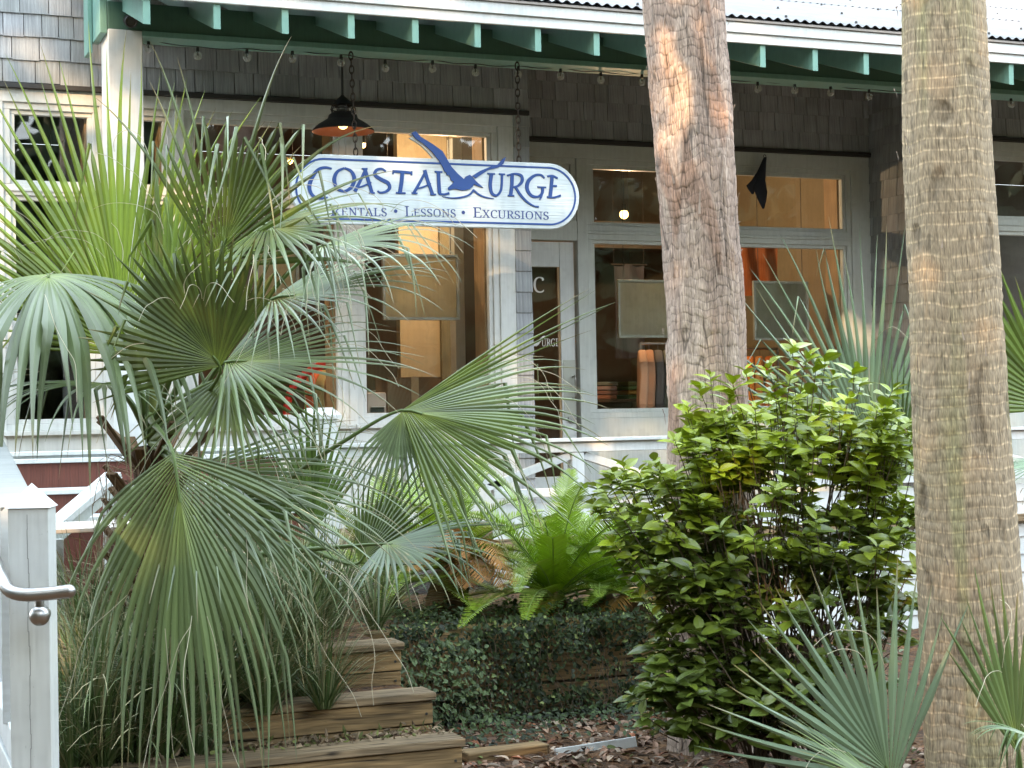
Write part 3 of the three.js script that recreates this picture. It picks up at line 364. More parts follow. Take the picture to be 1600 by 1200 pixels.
/* ---------- porch railing, steps, skirt ---------- */
{
  const D = 9.6, z = -D, yT = 1.365, x0 = X(14, 700, D), xR = 12, g = thing('porch_railing', 'white painted porch railing with flat cap and diagonal braces', 'railing', new V3(x0, FL, z)), o = (a, b, c, d, e, f, r) => bx(a - x0, b - x0, c - FL, d - FL, e, f, r);
  mesh('cap_rail', o(x0, xR, yT - .022, yT + .0, -.09, .07), M.white, g); mesh('rail', o(x0, xR, yT - .088, yT - .023, -.045, .045), M.white, g); mesh('bottom_rail', o(X(770, 780, D), xR, 1.0, 1.055, -.03, .03), M.white, g);
  const posts = [X(900, 740, D), X(900, 740, D) + 1.5, X(900, 740, D) + 3, X(900, 740, D) + 4.5, X(900, 740, D) - 1.1]; for (const p of posts) mesh('post', o(p - .042, p + .042, 1.056, yT - .089, -.04, .04), M.white, g);
  for (const p of posts) for (const s of [-1, 1]) { const a = new V3(p + s * .05 - x0, yT - .11 - FL, 0), b = new V3(p + s * .62 - x0, 1.07 - FL, 0); mesh('brace', beam(a, b, .05, .05), M.white, g); }
  const pp = X(495, 660, D), pz = .06; mesh('newel_post', bx(pp - .085 - x0, pp + .085 - x0, -.5, Y(495, 652, D) - FL, pz - .09, pz + .09), M.white, g); const ch = new THREE.CylinderGeometry(.065 * 1.414, .105 * 1.414, .045, 4, 1).rotateY(Math.PI / 4); const cap = mergeGeometries([metreUV(ch.toNonIndexed()), metreUV(new THREE.BoxGeometry(.21, .022, .21).toNonIndexed()).translate(0, -.034, 0)]); cap.translate(pp - x0, Y(495, 640, D) - FL - .012, pz); mesh('post_cap', cap, M.white, g);
  const s = thing('porch_skirt', 'white lapped boards closing the porch below the railing', 'skirting', new V3(0, 0, z + .02)); for (let k = 0; k < 8; k++) { const y = .9 - k * .125; const q = bx(X(770, 780, D), xR, -.064, .064, -.01, .01, .003); const m = mesh('board', q, M.white, s); m.position.set(0, y, -.03); m.rotation.x = -.1; }
  const st = thing('porch_steps', 'dark red wooden steps with white nosings rising to the porch at left', 'steps', new V3(X(20, 740, D), 0, z + .1)), sx1 = X(430, 740, D) - X(20, 740, D);
  [719, 768, 812].forEach((py, i) => { const y = Y(110, py, D - .1 - i * .28), zz = i * .28, yn = [Y(110, 768, D - .38), Y(110, 812, D - .66), .2][i]; mesh('riser', bx(-.3, sx1, yn + .0, y - .014, zz - .02, zz), M.redwood, st); mesh('nosing', bx(-.3, sx1, y - .013, y + .012, zz - .28, zz + .02), M.white, st); });
  const tr = thing('white_slat_bench', 'weathered white slatted landing between the steps and the front post', 'landing', at(112, 820, 7.6)); const tp = tr.position; for (let k = 0; k < 5; k++) mesh('slat', bx(-.35, .28, -.02, .0, -.24 + k * .105, -.15 + k * .105), painted(lin(.72, .66, .62)), tr); mesh('bearer', mergeGeometries([bx(-.33, -.28, -.2, -.021, -.24, .26), bx(.2, .25, -.2, -.021, -.24, .26)]), M.redwood, tr);
}
{ // near stair railing: post with pyramid cap, sloping rail, infill and steel grab rail
  const d = 5.2, base = at(50, 1300, d), top = at(50, 792, d), w = .062, g = thing('stair_railing', 'white stair railing with square post, pyramid cap and steel handrail at the left edge', 'stair railing', new V3(top.x, 0, top.z)), y = top.y, turn = rad(-22 + 5); g.rotation.y = turn;
  mesh('post', bx(-w, w, 0, y, -w, w, .004), painted(lin(.72, .74, .72)), g); const c = new THREE.ConeGeometry((w + .006) * 1.414, .075, 4, 1).rotateY(Math.PI / 4).translate(0, y + .0375, 0); mesh('post_cap', metreUV(c.toNonIndexed()), painted(lin(.72, .74, .72)), g);
  const cr = []; for (let k = 0; k < 26; k++) { const yy = y - .02 - k * .045; cr.push(bx(-.003 + .006 * N3(k * .35, 2.2), -.0012 + .006 * N3(k * .35, 2.2), yy - .047, yy, w - .001, w + .0006, .0003)); } mesh('crack', mergeGeometries(cr), std(lin(.2, .2, .19)), g);
  const inv = q => { g.updateMatrixWorld(); return g.worldToLocal(q); };
  const a = inv(at(30, 800, 5.46)), b = inv(at(-88, 560, 6.7)); mesh('top_rail', beam(a, b, .12, .04), painted(lin(.30, .315, .31)), g); mesh('sub_rail', beam(a.clone().add(new V3(0, -.06, 0)), b.clone().add(new V3(0, -.06, 0)), .05, .08), M.white, g);
  const l0 = inv(at(38, 1185, 5.3)), l1 = inv(at(-40, 1000, 6.2)); mesh('bottom_rail', beam(l0, l1, .05, .1), M.white, g); for (const [px, dd] of [[10, 5.45], [-8, 5.75]]) { const u = inv(at(px, 790, dd)), v = inv(at(px + 4, 1130, dd)); mesh('baluster', beam(v, u, .035, .035, new V3(1, 0, 0)), M.white, g); } mesh('stringer', beam(inv(at(30, 1260, 5.4)), inv(at(-60, 1060, 6.2)), .04, .22), M.white, g);
  const hp = [[-60, 800, 5.6], [-12, 868, 5.2], [2, 900, 5.05], [14, 922, 5.0], [34, 929, 4.98], [70, 928, 4.98], [108, 924, 4.98]].map(q => inv(at(...q))); const hr = mesh('handrail', tube(hp, .0205, 60, 16), M.steel, g); mesh('end_cap', new THREE.SphereGeometry(.0205, 16, 12).translate(...hp[6].toArray()), M.steel, hr);
  const bc = inv(at(62, 962, 5.02)); mesh('bracket_ball', mergeGeometries([new THREE.SphereGeometry(.031, 24, 18).translate(...bc.toArray()), new THREE.CylinderGeometry(.012, .016, .05, 12).translate(bc.x, bc.y + .045, bc.z), new THREE.CylinderGeometry(.02, .024, .05, 16).rotateX(Math.PI / 2).translate(bc.x, bc.y, bc.z - .03)]), M.steel, g);
}
{ // far stair rail
  const a = at(84, 822, 7.9), b = at(178, 742, 8.3), g = thing('far_stair_rail', 'short white sloping stair rail with weathered end behind the front post', 'stair rail', a.clone()); const v = b.clone().sub(a); mesh('rail', beam(new V3(0, 0, 0), v, .1, .035), M.white, g); mesh('sub_rail', beam(new V3(0, -.05, 0), v.clone().add(new V3(0, -.05, 0)), .05, .07), M.trimGrey, g); mesh('post', bx(v.x - .05, v.x + .05, -b.y + v.y - .3, v.y - .04, v.z - .05, v.z + .05), M.trimGrey, g); mesh('post', bx(-.04, .04, -a.y, -.06, -.04, .04), M.trimGrey, g);
}
/* ---------- timber terraces ---------- */
function terrace(pxR, pyT, d, h, xl, label, back) {
  const p = at(pxR, pyT, d), g = thing('timber_step', label, 'timber edging', new V3(p.x, 0, p.z)); const x0 = xl - p.x, y = p.y;
  mesh('cap_board', bx(x0, .012, y - .034, y, -.16, .014, .006), M.timberCap, g); mesh('face_board', bx(x0, 0, y - .034 - h * .54, y - .037, -.045, 0, .005), M.timber, g); mesh('face_board', bx(x0, -.003, y - .036 - h, y - .038 - h * .54, -.045, -.003, .005), M.timber, g); mesh('end_board', bx(-.045, -.002, y - .036 - h, y - .037, -back, -.047, .005), M.timber, g);
  const sc = []; for (const [sx, sy] of [[-.03, .3], [-.03, .8], [-1.2, .3]]) sc.push(new THREE.CylinderGeometry(.006, .006, .004, 8).rotateX(Math.PI / 2).translate(sx, y - .034 - h * sy, .0015)); mesh('screw', mergeGeometries(sc), M.flash, g);
  mesh('soil_fill', bx(x0, -.046, y - h - .3, y - .012, -back, -.161, .01), M.soil, g); return p;
}
const t1 = terrace(722, 1153, 6.85, .19, -2.2, 'lowest weathered timber step at the bottom of the planting bed', 1.1), t2 = terrace(676, 1081, 7.12, .19, -2.2, 'middle timber step with pale yellowish face', .9), t3 = terrace(627, 1003, 7.42, .17, -2.2, 'topmost timber step under the arching grass', 1.2);
{
  const p = at(640, 985, 8.15), q = at(1130, 985, 8.6), g = thing('ivy_retaining_wall', 'old timber retaining wall overgrown with ivy below the cycads', 'retaining wall', new V3(p.x, 0, -7.75)); const w = q.x - p.x; for (let k = 0; k < 3; k++) mesh('timber', bx(-.25, w, .02 + k * .155, .165 + k * .155, -.13, (k % 2) * .006, .008), M.timber, g); mesh('soil_fill', bx(-.25, w + .2, .0, .47, -1.6, -.132, .01), M.soil, g);
  const bd = at(935, 1172, 7.55), b = thing('white_board', 'white painted board lying on the leaf litter below the ivy', 'board', bd); mesh('plank', bx(-.22, .2, -.03, .035, -.012, .012), M.white, b); b.rotation.set(-.3, .08, .05); mesh('cut_end', bx(.201, .206, -.029, .034, -.011, .011, .001), M.timber, b);
  const rk = thing('landscape_timber', 'low worn timber on the ground left of the white board', 'timber', at(800, 1172, 7.45)); mesh('timber', bx(-.24, .16, -.05, .02, -.05, .05, .012), M.timber, rk); rk.rotation.y = .06; mesh('timber_end', bx(.161, .168, -.045, .015, -.045, .045, .002), M.timberCap, rk);
}

/* ---------- palm trunks ---------- */
function trunk(name, label, edges, d, baseY, style, seed) { // edges: [row, left, right] as the trunk stands at its distance
  const ctr = edges.map(([y, l, r]) => { const p = at((l + r) / 2, y, d); return { p, r: (r - l) / 2 / 2600 * d }; }); const first = ctr[0], last = ctr[ctr.length - 1];
  const dir0 = first.p.clone().sub(ctr[1].p).normalize(); ctr.unshift({ p: first.p.clone().addScaledVector(dir0, 2.2), r: first.r * .97 });
  if (last.p.y > baseY) ctr.push({ p: last.p.clone().setY(baseY - .02).add(new V3((last.p.x - first.p.x) * .08, 0, 0)), r: last.r * 1.12 });
  const b = ctr[ctr.length - 1].p.clone(), g = thing(name, label, 'palm tree', b), cv = new THREE.CatmullRomCurve3(ctr.map(c => c.p.clone().sub(b)).reverse()), rads = ctr.map(c => c.r).reverse(), len = cv.getLength();
  const NA = 150, NL = Math.round(len / .0062), pos = [], uv = [], ix = [], q = new V3(), rn = seed * 17.3;
  const hgt = (a, y) => { // relief in metres
    const ca = Math.cos(a), sa = Math.sin(a), wob = .02 * N3(ca * 1.5 + rn, sa * 1.5, y * 2) + .008 * N3(ca * 5, sa * 5 + rn, y * 5);
    if (style === 'red') { const rc = (y + wob * 2.6 + .035 * N3(2.2, y * 7, rn)) / .046, cell = Math.floor(rc), fr = rc - cell, ring = 1 - sstep(Math.min(fr, 1 - fr), 0, .16), ck = 1 - sstep(Math.abs(N3(ca * 4 + rn, sa * 4, y * 1.3)), 0, .07), ck2 = 1 - sstep(Math.abs(N3(ca * 10 + cell * .5, sa * 10 + rn, y * 6)), 0, .1), fine = N3(ca * 26, sa * 26 + rn, y * 9), flap = sstep(N3(ca * 1.8 + 5, sa * 1.8, y * 3 + rn), .12, .3); return .010 * fb(ca * 1.4 + rn, sa * 1.4, y * 1.6) - .0016 * ring + .0035 * fine + .0025 * N3(cell * 1.7, ca * 2, sa * 2) - .004 * ck - .0018 * ck2 + .003 * N3(ca * 14, sa * 14 + rn, y * 4) + .010 * flap * (.5 + N3(ca * 20, sa * 20, y * 3)); }
    const st = (y + wob + .03 * N3(1.7, y * 6, rn)) / .047, rg = st - Math.floor(st); const ring = Math.pow(Math.sin(rg * Math.PI), .6); return .006 * fb(ca * 1.3 + rn, sa * 1.3, y * 1.3) + .004 * ring * (.6 + .9 * N3(ca * 2, sa * 2, y * 1.2)) + .004 * N3(ca * 24, sa * 24 + rn, y * 10) + .0018 * N3(ca * 60, sa * 60, y * 22) - .007 * sstep(N3(ca * 1.9 + rn, sa * 1.9, y * 5.5), .36, .5);
  };
  const c0 = new V3(), tg = new V3(), e1 = new V3(), e2 = new V3();
  for (let j = 0; j <= NL; j++) { const t = j / NL; cv.getPointAt(t, c0); cv.getTangentAt(t, tg); e1.set(0, 0, 1).addScaledVector(tg, -tg.z).normalize(); e2.crossVectors(tg, e1).negate(); const f = cv.getUtoTmapping(t) * (rads.length - 1), i0 = Math.min(rads.length - 2, Math.floor(f)), r = lerp(rads[i0], rads[i0 + 1], f - i0), y = t * len; for (let i = 0; i <= NA; i++) { const a = i / NA * Math.PI * 2, rr = r - .004 + hgt(a, y); q.copy(c0).addScaledVector(e1, Math.cos(a) * rr).addScaledVector(e2, -Math.sin(a) * rr); pos.push(q.x, q.y, q.z); uv.push(i / NA, t); if (i && j) { const k = j * (NA + 1) + i; ix.push(k - NA - 2, k - NA - 1, k - 1, k - 1, k - NA - 1, k); } } }
  const geo = new THREE.BufferGeometry(); geo.setAttribute('position', new THREE.Float32BufferAttribute(pos, 3)); geo.setAttribute('uv', new THREE.Float32BufferAttribute(uv, 2)); geo.setIndex(ix); geo.computeVertexNormals();
  const red = style === 'red', map = tex(1024, 2048, (u, v) => {
    const a = u * Math.PI * 2, ca = Math.cos(a), sa = Math.sin(a), y = v * len, h = hgt(a, y), big = fb(ca * 1.2 + rn, sa * 1.2, y * 1.1), fib = N3(ca * 55, sa * 55 + rn, y * 14), fi2 = N3(ca * 22 + 3, sa * 22, y * 30), fi3 = N3(ca * 90, sa * 90, y * 60);
    if (red) { const wob = .02 * N3(ca * 1.5 + rn, sa * 1.5, y * 2) + .008 * N3(ca * 5, sa * 5 + rn, y * 5), rc = (y + wob * 2.6 + .035 * N3(2.2, y * 7, rn)) / .046, cell = Math.floor(rc), fr = rc - cell, hl = (1 - sstep(Math.min(fr, 1 - fr), 0, .13)) * (.4 + N3(ca * 3, sa * 3, cell * 2.3)), ck = 1 - sstep(Math.abs(N3(ca * 4 + rn, sa * 4, y * 1.3)), 0, .045), ck2 = (1 - sstep(Math.abs(N3(ca * 10 + cell * .5, sa * 10 + rn, y * 6)), 0, .06)) * (.6 + N3(ca * 2, sa * 2, y * 2)), pale = sstep(big + fib * .4 + .5 * N3(cell * 2.1, ca * 3, sa * 3), -.5, .7), bare = sstep(N3(ca * 2.2 + 4, sa * 2.2 + rn, y * 2.2), .22, .4); let k = .59 + .12 * fib + .09 * fi2 + .06 * fi3 + h * 4; k *= 1 - .3 * ck - .28 * Math.max(0, ck2) - .3 * Math.max(0, hl); return [k * lerp(lerp(1.08, 1.24, pale), 1.06, bare), k * lerp(lerp(.95, 1.12, pale), .89, bare), k * lerp(lerp(.86, 1.02, pale), .78, bare)]; }
    const dk = sstep(N3(ca * 1.9 + rn, sa * 1.9, y * 5.5) + fib * .08, .30, .5), pit = sstep(N3(ca * 4, sa * 4 + rn, y * 14), .4, .52), st = (y + .02 * N3(ca * 1.5 + rn, sa * 1.5, y * 2) + .03 * N3(1.7, y * 6, rn)) / .047, rg = st - Math.floor(st), edge = sstep(rg, .0, .12) * (1 - sstep(rg, .12, .3)), moss = sstep(big, .0, .7); let k = .585 + .14 * fib + .1 * fi2 + .09 * fi3 + .13 * edge * (1 + fi2 * 1.5); k *= 1 - .16 * dk - .16 * pit; return [k * lerp(1.08, 1.02, moss), k * lerp(.97, .97, moss), k * lerp(.80, .74, moss)];
  });
  const bmp = tex(1024, 2048, (u, v) => { const a = u * Math.PI * 2, ca = Math.cos(a), sa = Math.sin(a), y = v * len, k = .5 + .35 * N3(ca * 55, sa * 55 + rn, y * 14) + .25 * N3(ca * 90, sa * 90, y * 60) + .2 * N3(ca * 22 + 3, sa * 22, y * 30); return [k, k, k]; }, false);
  mesh('trunk', geo, std(lin(.92, .9, .9), { map, bumpMap: bmp, bumpScale: .006, roughness: .95 }), g);
  const fl = new Acc(), r = rng(seed); for (let k = 0; k < (red ? 140 : 60); k++) { const t = .15 + .8 * r(), a = r() * Math.PI * 2; cv.getPointAt(t, c0); const f = t * (rads.length - 1), i0 = Math.min(rads.length - 2, Math.floor(f)), rr = lerp(rads[i0], rads[i0 + 1], f - i0) + .001, L = .03 + r() * (red ? .10 : .04), w = .002 + r() * (red ? .009 : .003); const s = new THREE.PlaneGeometry(w, L, 1, 4), p = s.attributes.position; for (let i = 0; i < p.count; i++) { const y = p.getY(i) / L + .5; p.setX(i, p.getX(i) * (1.2 - y)); p.setZ(i, .016 * y * y * r() + .004); } const m = new THREE.Matrix4().makeRotationZ((r() - .5) * .5).premultiply(new THREE.Matrix4().makeRotationY(Math.PI / 2 - a)); m.setPosition(c0.x + Math.cos(a) * rr, c0.y, c0.z + Math.sin(a) * rr); const q = .2 + r() * .25; fl.add(s, m, lin(q, q * .8, q * .66)); }
  const fm = mesh('bark_fibre', fl.geo(), std(0xffffff, { vertexColors: true, roughness: .95, side: THREE.DoubleSide }), g); fm.userData.kind = 'stuff'; return g;
}
trunk('cabbage_palm', 'reddish brown fibrous palm trunk standing in front of the wide window', [[0, 1005, 1133], [200, 1020, 1146], [400, 1035, 1159], [520, 1042, 1164], [640, 1042, 1170], [720, 1040, 1176]], 7.6, 0, 'red', 3);
trunk('cabbage_palm', 'tan grey ringed palm trunk, the nearest at the right edge', [[0, 1409, 1538], [240, 1413, 1550], [480, 1421, 1566], [720, 1428, 1580], [960, 1437, 1599], [1200, 1447, 1614]], 6.3, 0, 'tan', 8);

/* ---------- fan palm fronds ---------- */
const DOWN = new V3(0, -1, 0);
function fan(o) {
  const { H, N = 40, spread = 1.6, L = 1, und = .42, droop = .4, tip = 1.5, kink = .2, kinkAt = .55, side = .72, costa = .12, col = [.07, .12, .03], light = [.2, .26, .05], dry = .5, seed = 1, fold = .42, out = 0, cup = 0 } = o;
  const A = o.A.clone().normalize(), U = o.U.clone().addScaledVector(A, -o.U.dot(A)).normalize(), B = A.clone().cross(U).normalize(), r = rng(seed), pos = [], cl = [], ix = [], Ms = 15, dphi = 2 * spread / N, tmp = new V3();
  for (let i = 0; i < N; i++) {
    const ph = ((i + .5) / N * 2 - 1) * spread + (r() - .5) * dphi * .12, af = Math.abs(ph) / spread, d = A.clone().multiplyScalar(Math.cos(ph)).addScaledVector(B, Math.sin(ph)), st = H.clone().addScaledVector(A, costa * L * Math.pow(1 - af, 1.3)); if (cup) d.addScaledVector(U, cup * (.2 + af)).normalize();
    let S = A.clone().multiplyScalar(-Math.sin(ph)).addScaledVector(B, Math.cos(ph)).normalize(), n = U.clone(); const len = L * lerp(1, side, af * af) * (.9 + r() * .16), kk = r() < kink ? kinkAt + (r() - .5) * .3 : 9, kd = .15 + r() * .5, tv = .68 + r() * .62, isDry = r() < dry, jx = (r() - .5) * .5, jz = (r() - .5) * .5, p = st, ds = len / Ms, wm = und * len * Math.tan(dphi / 2) * 1.04 + .002, tw = (r() - .5) * 1.6, gm = (.7 + r() * .6) * (1 + .7 * N3(i * .31, seed * 3.7)), lat = .5 * N3(i * .27, seed * 1.9, 4) + (r() - .5) * .35, nor = .6 * N3(i * .33, seed * 2.3, 9) + (r() - .5) * .45, ud = und * (.9 + .2 * r() + .12 * N3(i * .5, seed)); let kinked = false;
    const b0 = pos.length / 3;
    for (let k = 0; k <= Ms; k++) {
      const t = k / Ms, u = Math.max(0, (t - ud) / (1 - ud)); let w = t < ud ? t * len * Math.tan(dphi / 2) * 1.04 + .002 : wm * Math.pow(1 - u, .85) * (1 - .12 * Math.sin(u * 3)) + .0012; if (k === Ms) w = .0006; if (u > 0) w *= .82 + .18 * (1 - u);
      const S2 = u > 0 ? S.clone().applyAxisAngle(d, tw * u) : S, n2 = u > 0 ? n.clone().applyAxisAngle(d, tw * u) : n, cf = Math.cos(fold + .35 * u), sf = Math.sin(fold + .35 * u);
      for (const [sg, up] of [[-1, 0], [0, 1], [0, 1], [1, 0]]) { tmp.copy(p).addScaledVector(S2, sg * w * cf).addScaledVector(n2, up ? w * sf * .5 : -w * sf * .5); pos.push(tmp.x, tmp.y, tmp.z); const m = Math.pow(1 - clamp(t / .2, 0, 1), 1.5) * .8, br = tv * (1 + (up ? .22 : -.02)); let R = lerp(col[0] * 1.45, light[0], m) * br, G = lerp(col[1] * 1.3, light[1], m) * br, Bc = lerp(col[2] * .95, light[2], m) * br; if (o.pale && u > .12) { const q = Math.min(1, (u - .12) * 2.2) * o.pale; R = lerp(R, .30 * br, q); G = lerp(G, .36 * br, q); Bc = lerp(Bc, .26 * br, q); } if (isDry && u > .7) { const q = (u - .7) / .3; R = lerp(R, .30, q); G = lerp(G, .23, q); Bc = lerp(Bc, .11, q); } cl.push(R, G, Bc); }  // pale: sky reflection painted into the outer leaflets, over their waxy bloom
      if (k) { const a = b0 + (k - 1) * 4, b = b0 + k * 4; ix.push(a, a + 1, b, b, a + 1, b + 1, a + 2, a + 3, b + 2, b + 2, a + 3, b + 3); }
      p.addScaledVector(d, ds); let g = gm * droop * (t < ud ? .3 : .6 + tip * u) * 1.1 * ds; if (t > kk && !kinked) { kinked = true; d.multiplyScalar(kd).add(DOWN).add(tmp.set(jx, 0, jz)).normalize(); } else { d.addScaledVector(DOWN, g); if (u > 0) d.addScaledVector(S, lat * ds * .9 * (.5 + u)).addScaledVector(n, nor * ds * (.4 + u)).add(tmp.set(jx, 0, jz).multiplyScalar(.08 * u)); if (out && u > 0) d.addScaledVector(U, out * ds); d.normalize(); }
      n.addScaledVector(d, -n.dot(d)).normalize(); S.crossVectors(d, n).normalize(); if (S.dot(B) * Math.cos(ph) - 0 < -2) S.negate();
    }
  }
  const g = new THREE.BufferGeometry(); g.setAttribute('position', new THREE.Float32BufferAttribute(pos, 3)); g.setAttribute('color', new THREE.Float32BufferAttribute(cl, 3)); g.setIndex(ix); return g;
}
const petMat = std(lin(.10, .15, .04), { roughness: .4 });
const threadMat = std(lin(.42, .38, .27), { roughness: .8 });
function frond(palm, o) { // a leaf (blade) with its stalk and loose threads, placed under the palm
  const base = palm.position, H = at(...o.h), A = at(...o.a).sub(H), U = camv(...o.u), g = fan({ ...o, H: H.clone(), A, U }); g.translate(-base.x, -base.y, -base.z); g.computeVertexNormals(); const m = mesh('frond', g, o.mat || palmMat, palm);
  if (o.pet) { const pts = o.pet.map(q => at(...q).sub(base)); pts.push(H.clone().sub(base), H.clone().addScaledVector(A.clone().normalize(), (o.costa ?? .12) * o.L * .8).sub(base)); mesh('stalk', tube(pts, .019, 30, 8, .25), petMat, m); }
  const r = rng((o.seed || 1) + 500), th = []; for (let k = 0; k < (o.threads ?? 6); k++) { const ph = (r() * 2 - 1) * (o.spread || 1.6), An = A.clone().normalize(), Un = U.clone().addScaledVector(An, -U.dot(An)).normalize(), Bn = An.clone().cross(Un), d = An.multiplyScalar(Math.cos(ph)).addScaledVector(Bn, Math.sin(ph)); let p = H.clone().addScaledVector(d, o.L * (.45 + r() * .15)).addScaledVector(Un, .02); const ps = [p.clone()], dd = d.clone().add(new V3(r() - .5, r() - .3, r() - .5)).normalize(); for (let j = 0; j < 7; j++) { dd.add(new V3((r() - .5) * .6, -.28 + (r() - .5) * .4, (r() - .5) * .6)).normalize(); p = p.clone().addScaledVector(dd, o.L * .07); ps.push(p.sub(base).add(base).clone()); } th.push(tube(ps.map(q => q.clone().sub(base)), .0011, 22, 4)); }
  if (th.length) mesh('thread', mergeGeometries(th), threadMat, m).userData.kind = 'stuff'; return m;
}
const litMat = leafMat({ roughness: .4, transmission: .48 });
const GG = [.075, .115, .055], LT = [.24, .30, .06]; // grey green, yellow green near the stalk
{
  const base = at(262, 1055, 7.1).setY(.42), palm = thing('fan_palm', 'large young fan palm with drooping grey green fans in front of the left windows', 'palm tree', base);
  const crown = at(236, 700, 6.95), tp = [new V3(0, 0, 0), crown.clone().sub(base).multiplyScalar(.5).add(new V3(.02, 0, 0)), crown.clone().sub(base)]; const tk = mesh('trunk', tube(tp, .11, 40, 16, .75), std(lin(.15, .10, .07), { map: timberT, bumpMap: timberB, bumpScale: .02, roughness: .95 }), palm);
  const r = rng(77), boots = []; for (let k = 0; k < 34; k++) { const a = k * 2.4, y = .15 + .85 * k / 34, c = tp[0].clone().lerp(tp[2], y), dir = new V3(Math.cos(a), 0, Math.sin(a)), w = .045 + r() * .02, q = beam(c.clone().addScaledVector(dir, .06), c.clone().addScaledVector(dir, .2 + r() * .1).add(new V3(0, .14 + r() * .12, 0)), w, .016, dir); boots.push(q); } mesh('leaf_base', mergeGeometries(boots), std(lin(.24, .17, .11), { map: timberT, roughness: .95 }), tk);
  const fb_ = []; for (let k = 0; k < 90; k++) { const a = r() * 6.3, c = tp[0].clone().lerp(tp[2], .45 + .5 * r()), dir = new V3(Math.cos(a), 0, Math.sin(a)), p0 = c.clone().addScaledVector(dir, .1), p1 = p0.clone().addScaledVector(dir, .05 + r() * .1).add(new V3(0, .05 * r(), 0)), p2 = p1.clone().add(new V3((r() - .5) * .12, -.12 - r() * .2, (r() - .5) * .12)); fb_.push(tube([p0, p1, p2], .0016, 8, 4)); } const fm = mesh('fibre', mergeGeometries(fb_), std(lin(.26, .19, .12), { roughness: .95 }), palm); fm.userData.kind = 'stuff';
  const up = [236, 690, 6.95];
  const F = o => frond(palm, o);
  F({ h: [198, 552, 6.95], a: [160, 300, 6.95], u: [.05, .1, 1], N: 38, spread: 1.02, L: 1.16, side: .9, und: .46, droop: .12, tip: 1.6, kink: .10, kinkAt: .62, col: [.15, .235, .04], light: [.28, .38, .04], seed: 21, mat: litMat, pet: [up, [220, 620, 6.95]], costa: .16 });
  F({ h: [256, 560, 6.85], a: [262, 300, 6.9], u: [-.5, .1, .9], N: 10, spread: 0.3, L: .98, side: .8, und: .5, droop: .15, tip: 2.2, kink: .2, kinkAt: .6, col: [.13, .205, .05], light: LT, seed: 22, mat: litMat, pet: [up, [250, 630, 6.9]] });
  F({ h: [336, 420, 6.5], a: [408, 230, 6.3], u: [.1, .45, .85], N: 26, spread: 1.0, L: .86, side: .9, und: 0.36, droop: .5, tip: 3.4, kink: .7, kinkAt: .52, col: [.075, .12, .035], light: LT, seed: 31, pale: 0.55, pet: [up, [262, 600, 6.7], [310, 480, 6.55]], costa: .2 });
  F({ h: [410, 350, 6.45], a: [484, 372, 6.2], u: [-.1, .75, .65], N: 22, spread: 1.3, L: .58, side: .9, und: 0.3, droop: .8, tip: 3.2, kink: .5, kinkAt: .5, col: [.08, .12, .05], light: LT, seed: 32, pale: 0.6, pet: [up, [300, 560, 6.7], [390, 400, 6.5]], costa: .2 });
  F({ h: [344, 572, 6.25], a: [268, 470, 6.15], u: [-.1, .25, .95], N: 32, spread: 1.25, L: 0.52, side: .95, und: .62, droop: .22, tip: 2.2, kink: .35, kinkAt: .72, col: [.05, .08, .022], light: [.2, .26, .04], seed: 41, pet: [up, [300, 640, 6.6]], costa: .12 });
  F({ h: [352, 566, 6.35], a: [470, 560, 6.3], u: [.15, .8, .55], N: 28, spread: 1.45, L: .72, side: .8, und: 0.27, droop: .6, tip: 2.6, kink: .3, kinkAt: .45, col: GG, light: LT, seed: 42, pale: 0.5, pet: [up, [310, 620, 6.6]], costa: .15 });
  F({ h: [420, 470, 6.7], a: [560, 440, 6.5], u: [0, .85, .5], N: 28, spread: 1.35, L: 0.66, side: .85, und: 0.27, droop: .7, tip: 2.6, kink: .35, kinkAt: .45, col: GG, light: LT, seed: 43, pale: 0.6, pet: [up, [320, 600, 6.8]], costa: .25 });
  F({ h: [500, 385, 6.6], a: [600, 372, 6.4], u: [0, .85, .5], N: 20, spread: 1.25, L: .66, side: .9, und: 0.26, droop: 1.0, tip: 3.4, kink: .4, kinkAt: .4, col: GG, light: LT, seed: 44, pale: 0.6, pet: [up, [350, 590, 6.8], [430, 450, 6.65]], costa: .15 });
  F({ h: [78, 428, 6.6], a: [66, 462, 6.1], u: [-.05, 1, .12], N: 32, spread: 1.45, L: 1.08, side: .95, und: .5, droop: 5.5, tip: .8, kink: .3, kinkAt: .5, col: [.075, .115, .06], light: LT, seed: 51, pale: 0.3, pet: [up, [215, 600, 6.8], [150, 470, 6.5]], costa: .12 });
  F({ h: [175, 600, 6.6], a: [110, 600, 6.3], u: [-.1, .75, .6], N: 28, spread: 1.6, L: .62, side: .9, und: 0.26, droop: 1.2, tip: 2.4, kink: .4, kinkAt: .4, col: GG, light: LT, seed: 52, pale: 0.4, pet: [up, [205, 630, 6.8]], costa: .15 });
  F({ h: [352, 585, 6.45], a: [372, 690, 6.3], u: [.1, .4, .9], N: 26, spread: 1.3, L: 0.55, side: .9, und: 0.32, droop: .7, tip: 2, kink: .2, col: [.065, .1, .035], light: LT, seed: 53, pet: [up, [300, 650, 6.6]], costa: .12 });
  F({ h: [270, 708, 6.05], a: [300, 900, 5.95], u: [0, .35, 1], N: 40, spread: 1.3, L: 1.16, side: .58, und: 0.36, droop: 2.4, tip: 1.0, kink: .28, kinkAt: .42, cup: -.35, col: [.085, .13, .065], light: [.22, .28, .06], dry: .5, seed: 61, pale: 0.22, pet: [[232, 650, 6.9], [240, 662, 6.4], [262, 690, 6.1]], costa: .2, threads: 10 });
